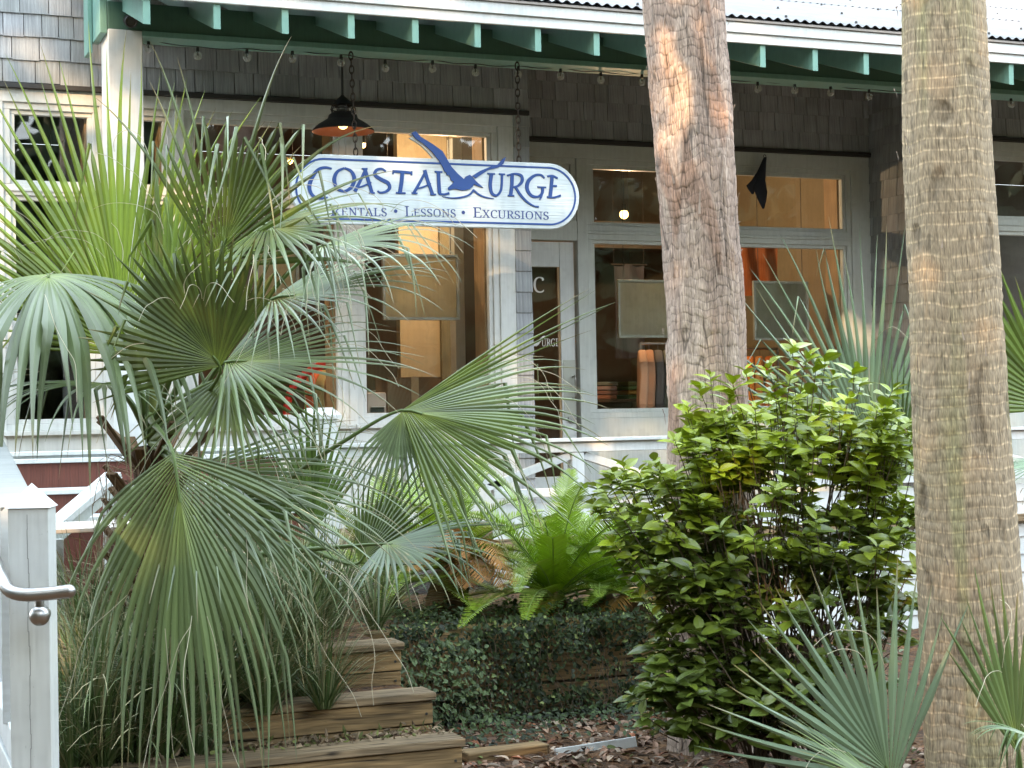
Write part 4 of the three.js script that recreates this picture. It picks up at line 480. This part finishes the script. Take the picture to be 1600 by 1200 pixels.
  F({ h: [330, 770, 6.45], a: [440, 860, 6.25], u: [.1, .7, .7], N: 22, spread: 1.1, L: .74, side: .85, und: .28, droop: .9, tip: 1.8, kink: .2, col: [.06, .1, .04], light: LT, seed: 63, pale: .3, pet: [up, [270, 720, 6.8]], costa: .2 });
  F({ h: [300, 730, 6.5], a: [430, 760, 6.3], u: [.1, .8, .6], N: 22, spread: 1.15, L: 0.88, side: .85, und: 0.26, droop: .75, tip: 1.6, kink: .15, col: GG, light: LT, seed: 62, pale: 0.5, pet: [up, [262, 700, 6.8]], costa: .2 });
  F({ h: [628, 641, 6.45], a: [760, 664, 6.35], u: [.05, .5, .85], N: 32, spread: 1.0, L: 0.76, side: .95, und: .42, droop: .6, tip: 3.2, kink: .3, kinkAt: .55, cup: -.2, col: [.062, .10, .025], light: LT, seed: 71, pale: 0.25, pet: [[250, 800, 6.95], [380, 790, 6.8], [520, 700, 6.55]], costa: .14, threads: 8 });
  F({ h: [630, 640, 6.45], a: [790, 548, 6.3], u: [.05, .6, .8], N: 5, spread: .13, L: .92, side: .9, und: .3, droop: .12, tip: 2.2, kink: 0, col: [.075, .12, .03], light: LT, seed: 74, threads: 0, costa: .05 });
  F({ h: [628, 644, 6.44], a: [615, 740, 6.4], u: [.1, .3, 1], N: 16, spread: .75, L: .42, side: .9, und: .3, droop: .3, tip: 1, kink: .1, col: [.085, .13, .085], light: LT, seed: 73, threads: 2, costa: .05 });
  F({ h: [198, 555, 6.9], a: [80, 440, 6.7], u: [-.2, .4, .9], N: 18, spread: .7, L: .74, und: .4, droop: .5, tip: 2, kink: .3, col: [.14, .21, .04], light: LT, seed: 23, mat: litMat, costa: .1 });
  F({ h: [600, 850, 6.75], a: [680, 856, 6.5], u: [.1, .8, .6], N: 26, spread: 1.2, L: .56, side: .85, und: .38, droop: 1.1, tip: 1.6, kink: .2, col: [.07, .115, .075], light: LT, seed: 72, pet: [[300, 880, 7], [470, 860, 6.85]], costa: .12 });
  // unopened spear leaf
  const sp = [[238, 660, 6.95], [240, 500, 6.95], [243, 360, 6.95], [246, 236, 6.95]].map(q => at(...q).sub(base)); mesh('spear_leaf', tube(sp, .026, 30, 6, .25), std(lin(.20, .22, .05), { roughness: .5, map: grainV }), palm);
}
function smallPalm(label, b, fr, mat) { const base = at(...b), g = thing('palmetto', label, 'palm plant', base); for (const o of fr) frond(g, { mat: stiffMat, threads: 2, ...o }); mesh('stem', tube([new V3(0, -base.y - .02, 0), new V3(0, -base.y * .5, 0), new V3(0, .02, 0)], .035, 10, 10, .6), petMat, g); return g; }
const BLUE = [.115, .18, .15], BG = [.085, .14, .065];
smallPalm('small upright dark green palmetto left of the cycads, below the railing post', [490, 850, 7.5], [
  { h: [488, 830, 7.5], a: [486, 700, 7.5], u: [-.1, .1, 1], N: 18, spread: .75, L: .56, und: .45, droop: .05, tip: .5, kink: 0, col: [.045, .085, .02], light: [.08, .13, .03], seed: 81, pet: [[490, 850, 7.5]] }, { h: [560, 880, 7.2], a: [640, 770, 7.1], u: [-.4, .3, .9], N: 22, spread: .9, L: .55, und: .42, droop: .12, tip: .8, kink: .05, col: [.06, .1, .035], light: LT, seed: 82, pet: [[490, 860, 7.5]] }, { h: [430, 840, 7.3], a: [400, 760, 7.25], u: [0, .3, .9], N: 20, spread: .9, L: .4, und: .42, droop: .2, tip: 1, col: [.045, .08, .025], light: LT, seed: 83, pet: [[490, 860, 7.5]] }]);
smallPalm('blue green palmetto spreading behind the leafy bush at the recess corner', [1362, 860, 8.5], [
  { h: [1366, 730, 8.4], a: [1310, 520, 8.3], u: [.1, .1, 1], N: 32, spread: 1.05, L: 1.12, side: .9, und: .38, droop: .03, tip: .5, kink: .05, kinkAt: .7, col: BLUE, light: LT, seed: 91, pet: [[1362, 860, 8.5]] }, { h: [1405, 760, 8.2], a: [1416, 600, 8.1], u: [.1, .1, 1], N: 20, spread: .6, L: .62, und: .4, droop: .05, tip: .6, kink: 0, col: [.07, .12, .05], light: LT, seed: 92, pet: [[1362, 870, 8.5]] }]);
smallPalm('green palmetto at the right edge behind the nearest trunk', [1650, 900, 7.6], [
  { h: [1720, 800, 7.5], a: [1790, 700, 7.4], u: [.3, .3, .9], N: 26, spread: 1.2, L: .6, und: .5, droop: .15, tip: 1, kink: .1, col: [.085, .14, .04], light: LT, seed: 192, pet: [[1650, 900, 7.6]] }, { h: [1700, 900, 7.3], a: [1760, 960, 7.1], u: [.2, .8, .5], N: 24, spread: 1.2, L: .55, und: .45, droop: .6, tip: 1, kink: .1, col: [.08, .13, .05], light: LT, seed: 193, pet: [[1650, 900, 7.6]] },
  { h: [1648, 640, 7.5], a: [1600, 500, 7.45], u: [-.2, .1, 1], N: 30, spread: 1.3, L: .62, und: .55, droop: .06, tip: .8, kink: .1, col: [.085, .14, .04], light: LT, seed: 93, pet: [[1650, 900, 7.6]] }, { h: [1640, 720, 7.3], a: [1560, 735, 7.2], u: [0, .9, .4], N: 16, spread: .6, L: .34, und: .3, droop: .5, tip: 1.4, col: BLUE, light: LT, seed: 94, pet: [[1650, 900, 7.6]] }]);
smallPalm('blue green palmetto fan with stiff blades in the foreground before the bush', [1405, 1300, 5.3], [
  { h: [1398, 1222, 5.25], a: [1285, 1020, 5.2], u: [.1, .15, 1], N: 20, spread: 1.0, L: .66, side: .95, und: .42, droop: .02, tip: .35, kink: .0, col: BLUE, light: [.14, .2, .09], seed: 95, pet: [[1405, 1300, 5.3]], dry: .6 }, { h: [1392, 1235, 5.15], a: [1290, 1180, 5.0], u: [.1, .9, .4], N: 16, spread: 1, L: .42, und: .3, droop: .25, tip: 1.2, kink: .1, col: [.09, .14, .06], light: LT, seed: 96, pet: [[1405, 1300, 5.3]] }]);
smallPalm('foreground palmetto at the lower right corner with one drooping fan', [1600, 1300, 5.0], [
  { h: [1592, 1180, 4.98], a: [1562, 1000, 4.95], u: [.3, .1, .9], N: 11, spread: .5, L: .52, side: .85, und: .44, droop: .03, tip: .4, kink: 0, col: BG, light: LT, seed: 97, pet: [[1600, 1300, 5]] }, { h: [1612, 1150, 4.9], a: [1565, 1140, 4.6], u: [0, .85, .5], N: 22, spread: 1.3, L: .26, und: .3, droop: 3, tip: 2.5, kink: .6, kinkAt: .35, col: [.07, .12, .06], light: LT, seed: 98, pet: [[1610, 1300, 5]] }]);

/* ---------- cycads ---------- */
function cycadFrond(b, dir, L, droop, col, seed, pairs = 64, wid = .115, curl = 0) { // an arching stalk with many narrow leaflets
  const r = rng(seed), pos = [], cl = [], ix = [], n = 22, p = b.clone(), d = dir.clone().normalize(), pts = [p.clone()], ds = L / n; for (let k = 0; k < n; k++) { d.addScaledVector(DOWN, droop * ds * (1 + 1.5 * k / n)).normalize(); p.addScaledVector(d, ds); pts.push(p.clone()); }
  const cv = new THREE.CatmullRomCurve3(pts), tg = new V3(), q = new V3(), up = new V3(0, 1, 0);
  for (let k = 0; k < pairs; k++) { const t = .1 + .9 * k / pairs; cv.getPointAt(t, q); cv.getTangentAt(t, tg); const s = tg.clone().cross(up).normalize(), nn = s.clone().cross(tg).normalize(), len = wid * Math.pow(Math.sin(Math.PI * Math.min(1, t * .86 + .12)), .6) * (.9 + .2 * r()); for (const sg of [-1, 1]) { const ld = s.clone().multiplyScalar(sg).addScaledVector(tg, .5 + .3 * t + (r() - .5) * .22).addScaledVector(nn, .45 - curl).normalize(), w = .0036, k0 = pos.length / 3, br = .85 + .3 * r(); for (let j = 0; j <= 3; j++) { const u = j / 3, c = q.clone().addScaledVector(ld, len * u).addScaledVector(nn, -.12 * len * u * u * (1 + curl * 4)), ww = w * (j === 3 ? .1 : 1); pos.push(...c.clone().addScaledVector(tg, -ww).toArray(), ...c.clone().addScaledVector(tg, ww).addScaledVector(nn, .001).toArray()); for (let m = 0; m < 2; m++) cl.push(col[0] * br, col[1] * br, col[2] * br); if (j) { const a = k0 + (j - 1) * 2; ix.push(a, a + 1, a + 2, a + 2, a + 1, a + 3); } } } }
  const g = new THREE.BufferGeometry(); g.setAttribute('position', new THREE.Float32BufferAttribute(pos, 3)); g.setAttribute('color', new THREE.Float32BufferAttribute(cl, 3)); g.setIndex(ix); g.computeVertexNormals(); return { g, pts };
}
function cycad(label, b, n, L, seed, o = {}) {
  const base = at(...b), g = thing('sago_cycad', label, 'cycad', base), r = rng(seed), tk = new THREE.SphereGeometry(.11, 20, 14); tk.scale(1, 2.2, 1); tk.translate(0, -.14, 0); const p = tk.attributes.position; for (let i = 0; i < p.count; i++) { const k = 1 + .25 * N3(p.getX(i) * 30, p.getY(i) * 40, p.getZ(i) * 30); p.setXYZ(i, p.getX(i) * k, p.getY(i) * k, p.getZ(i) * k); } tk.computeVertexNormals(); mesh('trunk', tk, std(lin(.13, .09, .06), { map: timberT, roughness: .95 }), g);
  for (let k = 0; k < n; k++) { const a = k * 2.399 + r() * .4, el = .25 + 1.05 * (k / n) + (r() - .5) * .2, dir = new V3(Math.cos(a) * Math.cos(el), Math.sin(el), Math.sin(a) * Math.cos(el)), l = L * (.8 + r() * .3); const c = .8 + r() * .5, col = [.27 * c, .40 * c, .02 * c]; const { g: q, pts } = cycadFrond(new V3(0, .06, 0), dir, l, .55 + r() * .7, o.col || col, seed * 50 + k, Math.round(58 * l / .7)); const m = mesh('frond', q, leafMat({ roughness: .4, transmission: .6 }), g); mesh('stalk', tube(pts, .005, 22, 6, .3), petMat, m); }
  for (const [ax, ay, l] of o.dry || []) { const dir = camv(ax, ay, .6), { g: q, pts } = cycadFrond(new V3(0, .08, 0), dir, l, 2.0, [.42, .21, .08], seed * 90 + ax * 10, 44, .13, .35); const m = mesh('dry_frond', q, dryMat, g); m.userData.label = 'dead brown curled frond'; mesh('stalk', tube(pts, .005, 20, 6, .3), std(lin(.22, .12, .05)), m); }
  return g;
}
cycad('bright green cycad on top of the ivy wall, in the middle of the bed', [866, 952, 8.75], 34, .84, 5, { dry: [[-.5, -.25, .3]] });
cycad('green cycad with a bunch of dead brown fronds below the drooping right fan', [700, 908, 8.75], 22, .70, 6, { dry: [[.3, .5, .5], [.1, .8, .56], [.55, .5, .5], [-.15, .8, .5], [.4, .9, .62], [-.3, .5, .42], [.2, .3, .42], [.7, .7, .55], [0, 1, .6]] });
cycad('green cycad behind the small palmetto, under the porch railing', [600, 940, 8.95], 20, .8, 10);
cycad('bright cycad on top of the ivy wall, closer to the leafy bush', [940, 948, 8.9], 22, .66, 9);
cycad('small cycad with half dry fronds at the foot of the leafy bush', [985, 950, 8.75], 12, .5, 7, { dry: [[.6, .3, .3], [-.6, -.1, .3]] });

/* ---------- broad leaved bush ---------- */
function leafGeo(l, w, bend, foldA) { const pos = [], ix = [], n = 5; for (let k = 0; k <= n; k++) { const t = k / n, ww = w * Math.pow(Math.sin(Math.PI * Math.pow(t, .8) * .97 + .03), .9) * .5 + (k === n ? 0 : .0006), y = t * l, z = -bend * t * t * l; pos.push(-ww, y, z + ww * foldA, 0, y, z, 0, y, z, ww, y, z + ww * foldA); if (k) { const a = (k - 1) * 4, b = k * 4; ix.push(a, a + 1, b, b, a + 1, b + 1, a + 2, a + 3, b + 2, b + 2, a + 3, b + 3); } } const g = new THREE.BufferGeometry(); g.setAttribute('position', new THREE.Float32BufferAttribute(pos, 3)); g.setIndex(ix); g.computeVertexNormals(); return g; }
{
  const base = at(1215, 1190, 7.0).setY(.0), bush = thing('broadleaf_bush', 'leafy green bush with glossy oval leaves between the two palm trunks', 'bush', base), r = rng(202);
  const E = [[1200, 810, 7.0, 215, 200, .5], [1130, 710, 7.0, 75, 60, .3], [1250, 680, 7.05, 85, 70, .34], [1365, 700, 7.0, 62, 65, .28], [1030, 800, 6.95, 108, 90, .3], [1080, 900, 6.95, 100, 90, .32], [1375, 850, 7.0, 72, 150, .3], [1310, 830, 7.05, 120, 120, .3], [1200, 850, 7.1, 110, 100, .3], [1090, 1085, 6.85, 105, 80, .25], [1240, 1095, 6.8, 140, 75, .28], [1230, 990, 6.95, 205, 140, .42], [1110, 1010, 6.9, 100, 130, .3]].map(([x, y, d, a, b, c]) => ({ c: at(x, y, d), a: a / 2600 * d, b: b / 2600 * d, z: c }));
  const lgs = [leafGeo(1, .56, .22, .25), leafGeo(1, .62, .1, .4), leafGeo(1, .52, .35, .15)], acc = new Acc(), near = [], stems = [], root = [[-.14, .05], [.02, .0], [.16, .03], [.3, .1], [-.02, -.1]].map(q => base.clone().add(new V3(q[0], 0, q[1])));
  const tips = []; for (let k = 0; k < 920; k++) { const e = E[Math.floor(r() * 14.5) % 13]; let v; do { v = new V3(r() * 2 - 1, r() * 2 - 1, r() * 2 - 1); } while (v.length() > 1 || v.length() < .25); v.setLength(Math.pow(v.length(), .8)); const p = e.c.clone().addScaledVector(CR, v.x * e.a).addScaledVector(CU, v.y * e.b).addScaledVector(CB, v.z * e.z); tips.push({ p, e, v }); }
  for (const [x, y, d] of [[1238, 545, 7], [1094, 612, 6.95], [1140, 622, 7], [1385, 640, 7], [1300, 590, 7.05], [1275, 575, 7.0], [1210, 600, 7], [1345, 600, 7], [1075, 640, 6.95], [935, 800, 6.9], [1408, 800, 6.9], [1165, 580, 7.05], [1110, 590, 6.95], [1420, 660, 6.95], [1260, 560, 7], [1325, 625, 6.8], [1180, 640, 6.75], [1055, 690, 6.8], [1010, 760, 6.85], [960, 850, 6.8], [1070, 640, 7], [1100, 660, 7], [1145, 600, 7], [1290, 560, 7], [1200, 575, 7], [1335, 580, 7], [1395, 610, 7], [1235, 590, 6.9], [1425, 730, 6.9], [1415, 900, 6.8], [1420, 1000, 6.8]]) tips.push({ p: at(x, y, d), e: E[1], v: new V3(0, 1, 0), spr: true });
  for (const t of tips) {
    const { p, v, e } = t, q = root[Math.floor(r() * root.length)], mid = q.clone().lerp(p, .55).add(new V3((r() - .5) * .15, .06, (r() - .5) * .15)); if (r() < .09 || t.spr) stems.push(tube([q, q.clone().lerp(mid, .5).add(new V3(0, .08, 0)), mid, p], .006, 10, 5, .3)); else stems.push(tube([p.clone().addScaledVector(p.clone().sub(q).normalize(), -.12).add(new V3(0, -.02, 0)), p], .0026, 2, 4, .6));
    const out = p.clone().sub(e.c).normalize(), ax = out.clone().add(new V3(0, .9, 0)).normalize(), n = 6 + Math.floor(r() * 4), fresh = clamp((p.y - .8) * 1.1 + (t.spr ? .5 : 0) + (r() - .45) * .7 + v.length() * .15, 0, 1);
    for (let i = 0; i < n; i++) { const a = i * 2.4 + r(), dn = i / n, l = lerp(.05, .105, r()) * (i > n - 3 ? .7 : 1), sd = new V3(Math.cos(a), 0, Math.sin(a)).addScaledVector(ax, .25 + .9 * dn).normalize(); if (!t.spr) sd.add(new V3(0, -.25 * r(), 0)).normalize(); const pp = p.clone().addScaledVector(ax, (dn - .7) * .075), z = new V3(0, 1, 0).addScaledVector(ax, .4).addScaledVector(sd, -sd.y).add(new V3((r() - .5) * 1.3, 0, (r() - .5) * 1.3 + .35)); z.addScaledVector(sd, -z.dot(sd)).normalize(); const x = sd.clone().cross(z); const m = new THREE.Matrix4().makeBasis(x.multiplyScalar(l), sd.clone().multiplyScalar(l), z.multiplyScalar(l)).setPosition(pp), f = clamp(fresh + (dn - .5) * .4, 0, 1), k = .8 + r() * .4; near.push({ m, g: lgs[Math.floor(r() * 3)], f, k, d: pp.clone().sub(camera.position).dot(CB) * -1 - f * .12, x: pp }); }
  }
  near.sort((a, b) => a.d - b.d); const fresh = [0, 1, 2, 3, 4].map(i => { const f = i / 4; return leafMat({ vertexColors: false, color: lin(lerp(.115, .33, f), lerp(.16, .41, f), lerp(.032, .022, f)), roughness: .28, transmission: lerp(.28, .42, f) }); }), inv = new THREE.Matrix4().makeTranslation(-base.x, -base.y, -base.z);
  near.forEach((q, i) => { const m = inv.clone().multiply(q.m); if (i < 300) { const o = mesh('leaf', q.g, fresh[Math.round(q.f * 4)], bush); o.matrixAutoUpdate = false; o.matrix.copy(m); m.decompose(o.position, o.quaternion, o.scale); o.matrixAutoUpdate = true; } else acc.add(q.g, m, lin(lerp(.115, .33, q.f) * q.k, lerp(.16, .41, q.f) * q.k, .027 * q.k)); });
  const fo = mesh('foliage', acc.geo(), bushMat, bush); fo.userData.kind = 'stuff'; const sg = mergeGeometries(stems); sg.translate(-base.x, -base.y, -base.z); mesh('stems', sg, std(lin(.09, .065, .045), { roughness: .9 }), bush);
}

/* ---------- ivy, grass, litter ---------- */
const dummy = new THREE.Object3D();
function instances(name, label, geo, mat, list, cat) { const m = new THREE.InstancedMesh(geo, mat, list.length); m.name = name; m.castShadow = m.receiveShadow = true; list.forEach(({ p, q, s, c }, i) => { dummy.position.copy(p); dummy.quaternion.copy(q); dummy.scale.setScalar(s); dummy.updateMatrix(); m.setMatrixAt(i, dummy.matrix); m.setColorAt(i, c); }); scene.add(m); tag(m, label, cat, null, 'stuff'); return m; }
{
  const r = rng(303), L = [], g = leafGeo(1, .6, .2, .25); const x0 = at(632, 1050, 8).x, x1 = at(1140, 1050, 8.2).x;
  for (let k = 0; k < 10500; k++) { const u = r(), top = r() < .38, x = lerp(x0 - .05, x1, u), dens = fb(x * 3, k * 0 + 2, 1); let p, n; if (top) { p = new V3(x, .47 + .10 * r() * r() + .07 * fb(x * 3, 3, 2), -7.72 - r() * .7); n = new V3(0, 1, .4); } else { const y = .02 + .5 * Math.pow(r(), .8); const bare = N3(x * 2.6, y * 3.5, 8) + .5 * N3(x * 7, y * 9, 3); if (y < .33 && y > .17 && r() < .62 && N3(x * 3, 1) > -.2) continue; if (bare > .28 && r() < .7) continue; p = new V3(x, y, -7.735 + r() * (.04 + .16 * Math.max(0, .5 + fb(x * 3.3, y * 4, 6))) * (.5 + y * 2)); n = new V3(0, .5, 1); }
    n.add(new V3(r() - .5, r() - .5, r() - .5).multiplyScalar(1.3)).normalize(); const q = new THREE.Quaternion().setFromUnitVectors(new V3(0, 0, 1), n).multiply(new THREE.Quaternion().setFromAxisAngle(new V3(0, 0, 1), r() * 6.3)), c = .55 + r() * .9, y = r() < .06; L.push({ p, q, s: .013 + r() * r() * .034, c: y ? lin(.20, .24, .08) : lin(.027 * c * c, .043 * c * c, .014 * c * c) }); }
  for (let k = 0; k < 1500; k++) { const z = -7.72 + Math.pow(r(), 1.8) * .75, x = lerp(x0, x1 + .2, r()); if (N3(x * 2, z * 3, 5) < -.05 - (z + 7.7) * .1) continue; const p = new V3(x, .03 + .05 * r(), z), n = new V3(r() - .5, 1.2, r()).normalize(), c = .5 + r(); L.push({ p, q: new THREE.Quaternion().setFromUnitVectors(new V3(0, 0, 1), n).multiply(new THREE.Quaternion().setFromAxisAngle(new V3(0, 0, 1), r() * 6.3)), s: .013 + r() * .026, c: lin(.027 * c * c, .043 * c * c, .014 * c * c) }); }
  for (let k = 0; k < 700; k++) { const x = lerp(x0 - .25, x0 + .35, r()), y = lerp(.0, .45, r()), p = new V3(x - y * .3 + .1, y, -7.2 - r() * .45), n = new V3(.4, .6, .8).add(new V3(r() - .5, r() - .5, r() - .5)).normalize(); const c = .6 + r(), q = new THREE.Quaternion().setFromUnitVectors(new V3(0, 0, 1), n).multiply(new THREE.Quaternion().setFromAxisAngle(new V3(0, 0, 1), r() * 6.3)); L.push({ p, q, s: .015 + r() * .022, c: lin(.05 * c, .075 * c, .024 * c) }); }
  instances('ivy', 'dark small leaved ivy hanging over the timber retaining wall', g, phy(0xffffff, { side: THREE.DoubleSide, roughness: .55, specularIntensity: .5, transmission: .12, thickness: 0 }), L, 'ivy');
  const vines = []; for (let k = 0; k < 60; k++) { const x = lerp(x0, x1, r()), y = .3 + r() * .25, p = [new V3(x, y, -7.7)]; for (let j = 0; j < 5; j++) p.push(p[j].clone().add(new V3((r() - .4) * .08, -.05 - r() * .04, .012))); vines.push(tube(p, .0016, 12, 4)); } tag(mesh('ivy_runner', mergeGeometries(vines), std(lin(.14, .10, .07)), scene), 'thin brown ivy runners trailing down the retaining wall', 'ivy', null, 'stuff');
  // dry leaf litter
  const D = []; const lg = leafGeo(1, .42, .5, .5); for (let k = 0; k < 5200; k++) { const x = lerp(-.4, 4.6, r()), z = -5.4 - r() * 2.3; const y = -.05 + (.05 + .035 * fb(x * 1.1, z * 1.1, 3) + .014 * fb(x * 7, z * 7, 5)) + .004 + r() * .014; if (x < t1.x + .02 && z < t1.z) continue; const n = new V3((r() - .5) * 1.1, 1, (r() - .5) * 1.1).normalize(), c = .4 + r() * .9, ty = r(); const col = ty < .5 ? lin(.26 * c, .16 * c, .11 * c) : ty < .8 ? lin(.38 * c, .30 * c, .23 * c) : ty < .93 ? lin(.26 * c, .10 * c, .05 * c) : lin(.12 * c, .15 * c, .04 * c); D.push({ p: new V3(x, y, z), q: new THREE.Quaternion().setFromUnitVectors(new V3(0, 0, 1), n).multiply(new THREE.Quaternion().setFromAxisAngle(new V3(0, 0, 1), r() * 6.3)), s: .03 + r() * .05, c: col }); }
  for (const [t, n] of [[t2, 500], [t1, 420]]) for (let k = 0; k < n; k++) { const x = t.x - r() * 1.3, z = t.z + .02 + r() * .18, c = .5 + r() * .8, yy = (t === t2 ? t1.y : .02) - .005 + r() * .02; D.push({ p: new V3(x, yy, z), q: new THREE.Quaternion().setFromEuler(new THREE.Euler(-1.2 + r(), r() * 6, r() * 6)), s: .012 + r() * .03, c: r() < .3 ? lin(.16 * c, .18 * c, .05 * c) : lin(.26 * c, .19 * c, .12 * c) }); }
  instances('leaf_litter', 'brown dry leaf litter scattered over the bed below the bush', lg, std(0xffffff, { side: THREE.DoubleSide, roughness: .9 }), D, 'leaf litter');
}
function grassGeo(n, L, seed, fresh) { const r = rng(seed), pos = [], cl = [], ix = []; for (let k = 0; k < n; k++) { const a = r() * 6.283, el = .7 + r() * .8, d = new V3(Math.cos(a) * Math.cos(el), Math.sin(el), Math.sin(a) * Math.cos(el)), p = new V3(Math.cos(a) * r() * .05, 0, Math.sin(a) * r() * .05), l = L * (.6 + r() * .6), s = new V3(-Math.sin(a), 0, Math.cos(a)), ds = l / 7, w = .0022 + r() * .0026, dryB = r() < .35, c = .7 + r() * .6, b0 = pos.length / 3; for (let j = 0; j <= 7; j++) { const t = j / 7, ww = w * (1 - t * t) + .0003; pos.push(p.x - s.x * ww, p.y, p.z - s.z * ww, p.x + s.x * ww, p.y + .001, p.z + s.z * ww); const q = dryB ? .2 + .8 * t : Math.max(0, t - .6) * .8, C = [lerp(.09, .46, q) * c, lerp(.15, .40, q) * c, lerp(.045, .24, q) * c]; cl.push(...C, ...C); if (j) { const e = b0 + (j - 1) * 2; ix.push(e, e + 1, e + 2, e + 2, e + 1, e + 3); } p.addScaledVector(d, ds); d.addScaledVector(DOWN, ds * (2.6 + 3 * t) * .22 / L * 1.6).normalize(); } } const g = new THREE.BufferGeometry(); g.setAttribute('position', new THREE.Float32BufferAttribute(pos, 3)); g.setAttribute('color', new THREE.Float32BufferAttribute(cl, 3)); g.setIndex(ix); g.computeVertexNormals(); return g; }
{
  const r = rng(404), gs = [0, 1, 2, 3].map(k => grassGeo(120, .58, 600 + k)), spots = []; for (let k = 0; k < 8; k++) spots.push([120 + k * 52 + r() * 20, t3, -.22 - r() * .15]); for (let k = 0; k < 8; k++) spots.push([120 + k * 66 + r() * 20, t3, -.55 - r() * .2]); for (let k = 0; k < 6; k++) spots.push([110 + k * 52 + r() * 15, t2, -.12 - r() * .08]); for (let k = 0; k < 5; k++) spots.push([110 + k * 48, t1, -.12 - r() * .1]);
   for (let k = 0; k < 5; k++) spots.push([130 + k * 90 + r() * 30, t2, .06]); for (let k = 0; k < 3; k++) spots.push([360 + k * 50 + r() * 20, t3, -.05]); for (let k = 0; k < 3; k++) spots.push([330 + k * 62 + r() * 20, t2, -.2]);
  spots.forEach(([px, t, dz], i) => { const p = P(px, 1000, -(t.z + dz)); const g = thing('grass_clump', 'clump of thin arching grass growing on the timber steps under the fan palm', 'grass', new V3(p.x, t.y - .02, t.z + dz), 'arching grass clumps on the timber steps'); mesh('blade', gs[i % 4], leafMat({ roughness: .5, transmission: .2 }), g); g.rotation.y = r() * 6; g.scale.setScalar(.8 + r() * .35); });
}

/* ---------- oak behind the camera whose crown breaks up the low sun ---------- */
{
  const c = new V3(3.2, 1.9, -9.2).addScaledVector(sunDir, 16), base = new V3(c.x, 0, c.z), g = thing('oak_tree', 'tall oak outside the picture whose crown throws dappled shade on the shop', 'tree', base), r = rng(505), E = []; mesh('trunk', tube([new V3(0, 0, 0), new V3(.1, c.y * .4, .1), new V3(0, c.y, 0)], .3, 20, 14, .4), std(lin(.14, .11, .085), { map: timberT, roughness: .95 }), g);
  const lb = []; for (let k = 0; k < 22; k++) { const a = k * 2.4, l = 2.5 + r() * 2.5, y = c.y * .6 + r() * 2; lb.push(tube([new V3(0, y, 0), new V3(Math.cos(a) * l * .5, y + .5, Math.sin(a) * l * .5), new V3(Math.cos(a) * l, y + 1 + r() * 1.5 - .8, Math.sin(a) * l)], .07, 10, 6, .3)); } mesh('limb', mergeGeometries(lb), std(lin(.14, .11, .085), { roughness: .95 }), g);
  const leaf = leafGeo(1, .55, .2, .2), m = new THREE.InstancedMesh(leaf, phy(lin(.05, .085, .03), { side: THREE.DoubleSide, roughness: .6, transmission: .12, thickness: 0 }), 18500); for (let k = 0; k < 18500; k++) { const cl = Math.floor(r() * 190), rc = rng(cl * 31 + 9), v = new V3(rc() * 2 - 1, rc() * 2 - 1, rc() * 2 - 1).multiply(new V3(8, 3.6, 6.5)), w = new V3(r() + r() + r() - 1.5, (r() + r() + r() - 1.5) * .8, r() + r() + r() - 1.5).multiplyScalar(1.25); dummy.position.copy(v).add(w).add(new V3(0, c.y, 0)); dummy.rotation.set(r() * 6, r() * 6, r() * 6); dummy.scale.setScalar(.18 + r() * .16); dummy.updateMatrix(); m.setMatrixAt(k, dummy.matrix); } m.name = 'crown'; m.userData.kind = 'stuff'; m.castShadow = true; g.add(m);
}
{ // the wood across the lane, behind the camera, seen only mirrored in the windows
  const r = rng(606), L = [], leaf = leafGeo(1, .6, .2, .2); for (let k = 0; k < 34000; k++) { const cl = Math.floor(r() * 380), rc = rng(cl * 17 + 3), ca = rad(-98 + 196 * rc()), cd = 17 + rc() * 5, cy = .5 + rc() * (Math.abs(ca + .75) < .42 ? 4.2 : 6); const p = new V3(5 + Math.sin(ca) * cd, cy, -9 + Math.cos(ca) * cd).add(new V3(r() + r() - 1, (r() + r() - 1) * .8, r() + r() - 1).multiplyScalar(2.1)); const c = .6 + r() * .8; L.push({ p, q: new THREE.Quaternion().setFromEuler(new THREE.Euler(r() * 6, r() * 6, r() * 6)), s: .6 + r() * .5, c: lin(.06 * c, .085 * c, .04 * c) }); }
  instances('woodland', 'dense green wood across the lane facing the shop', leaf, std(0xffffff, { side: THREE.DoubleSide, roughness: .7 }), L, 'woodland');
}
renderer.render(scene, camera);
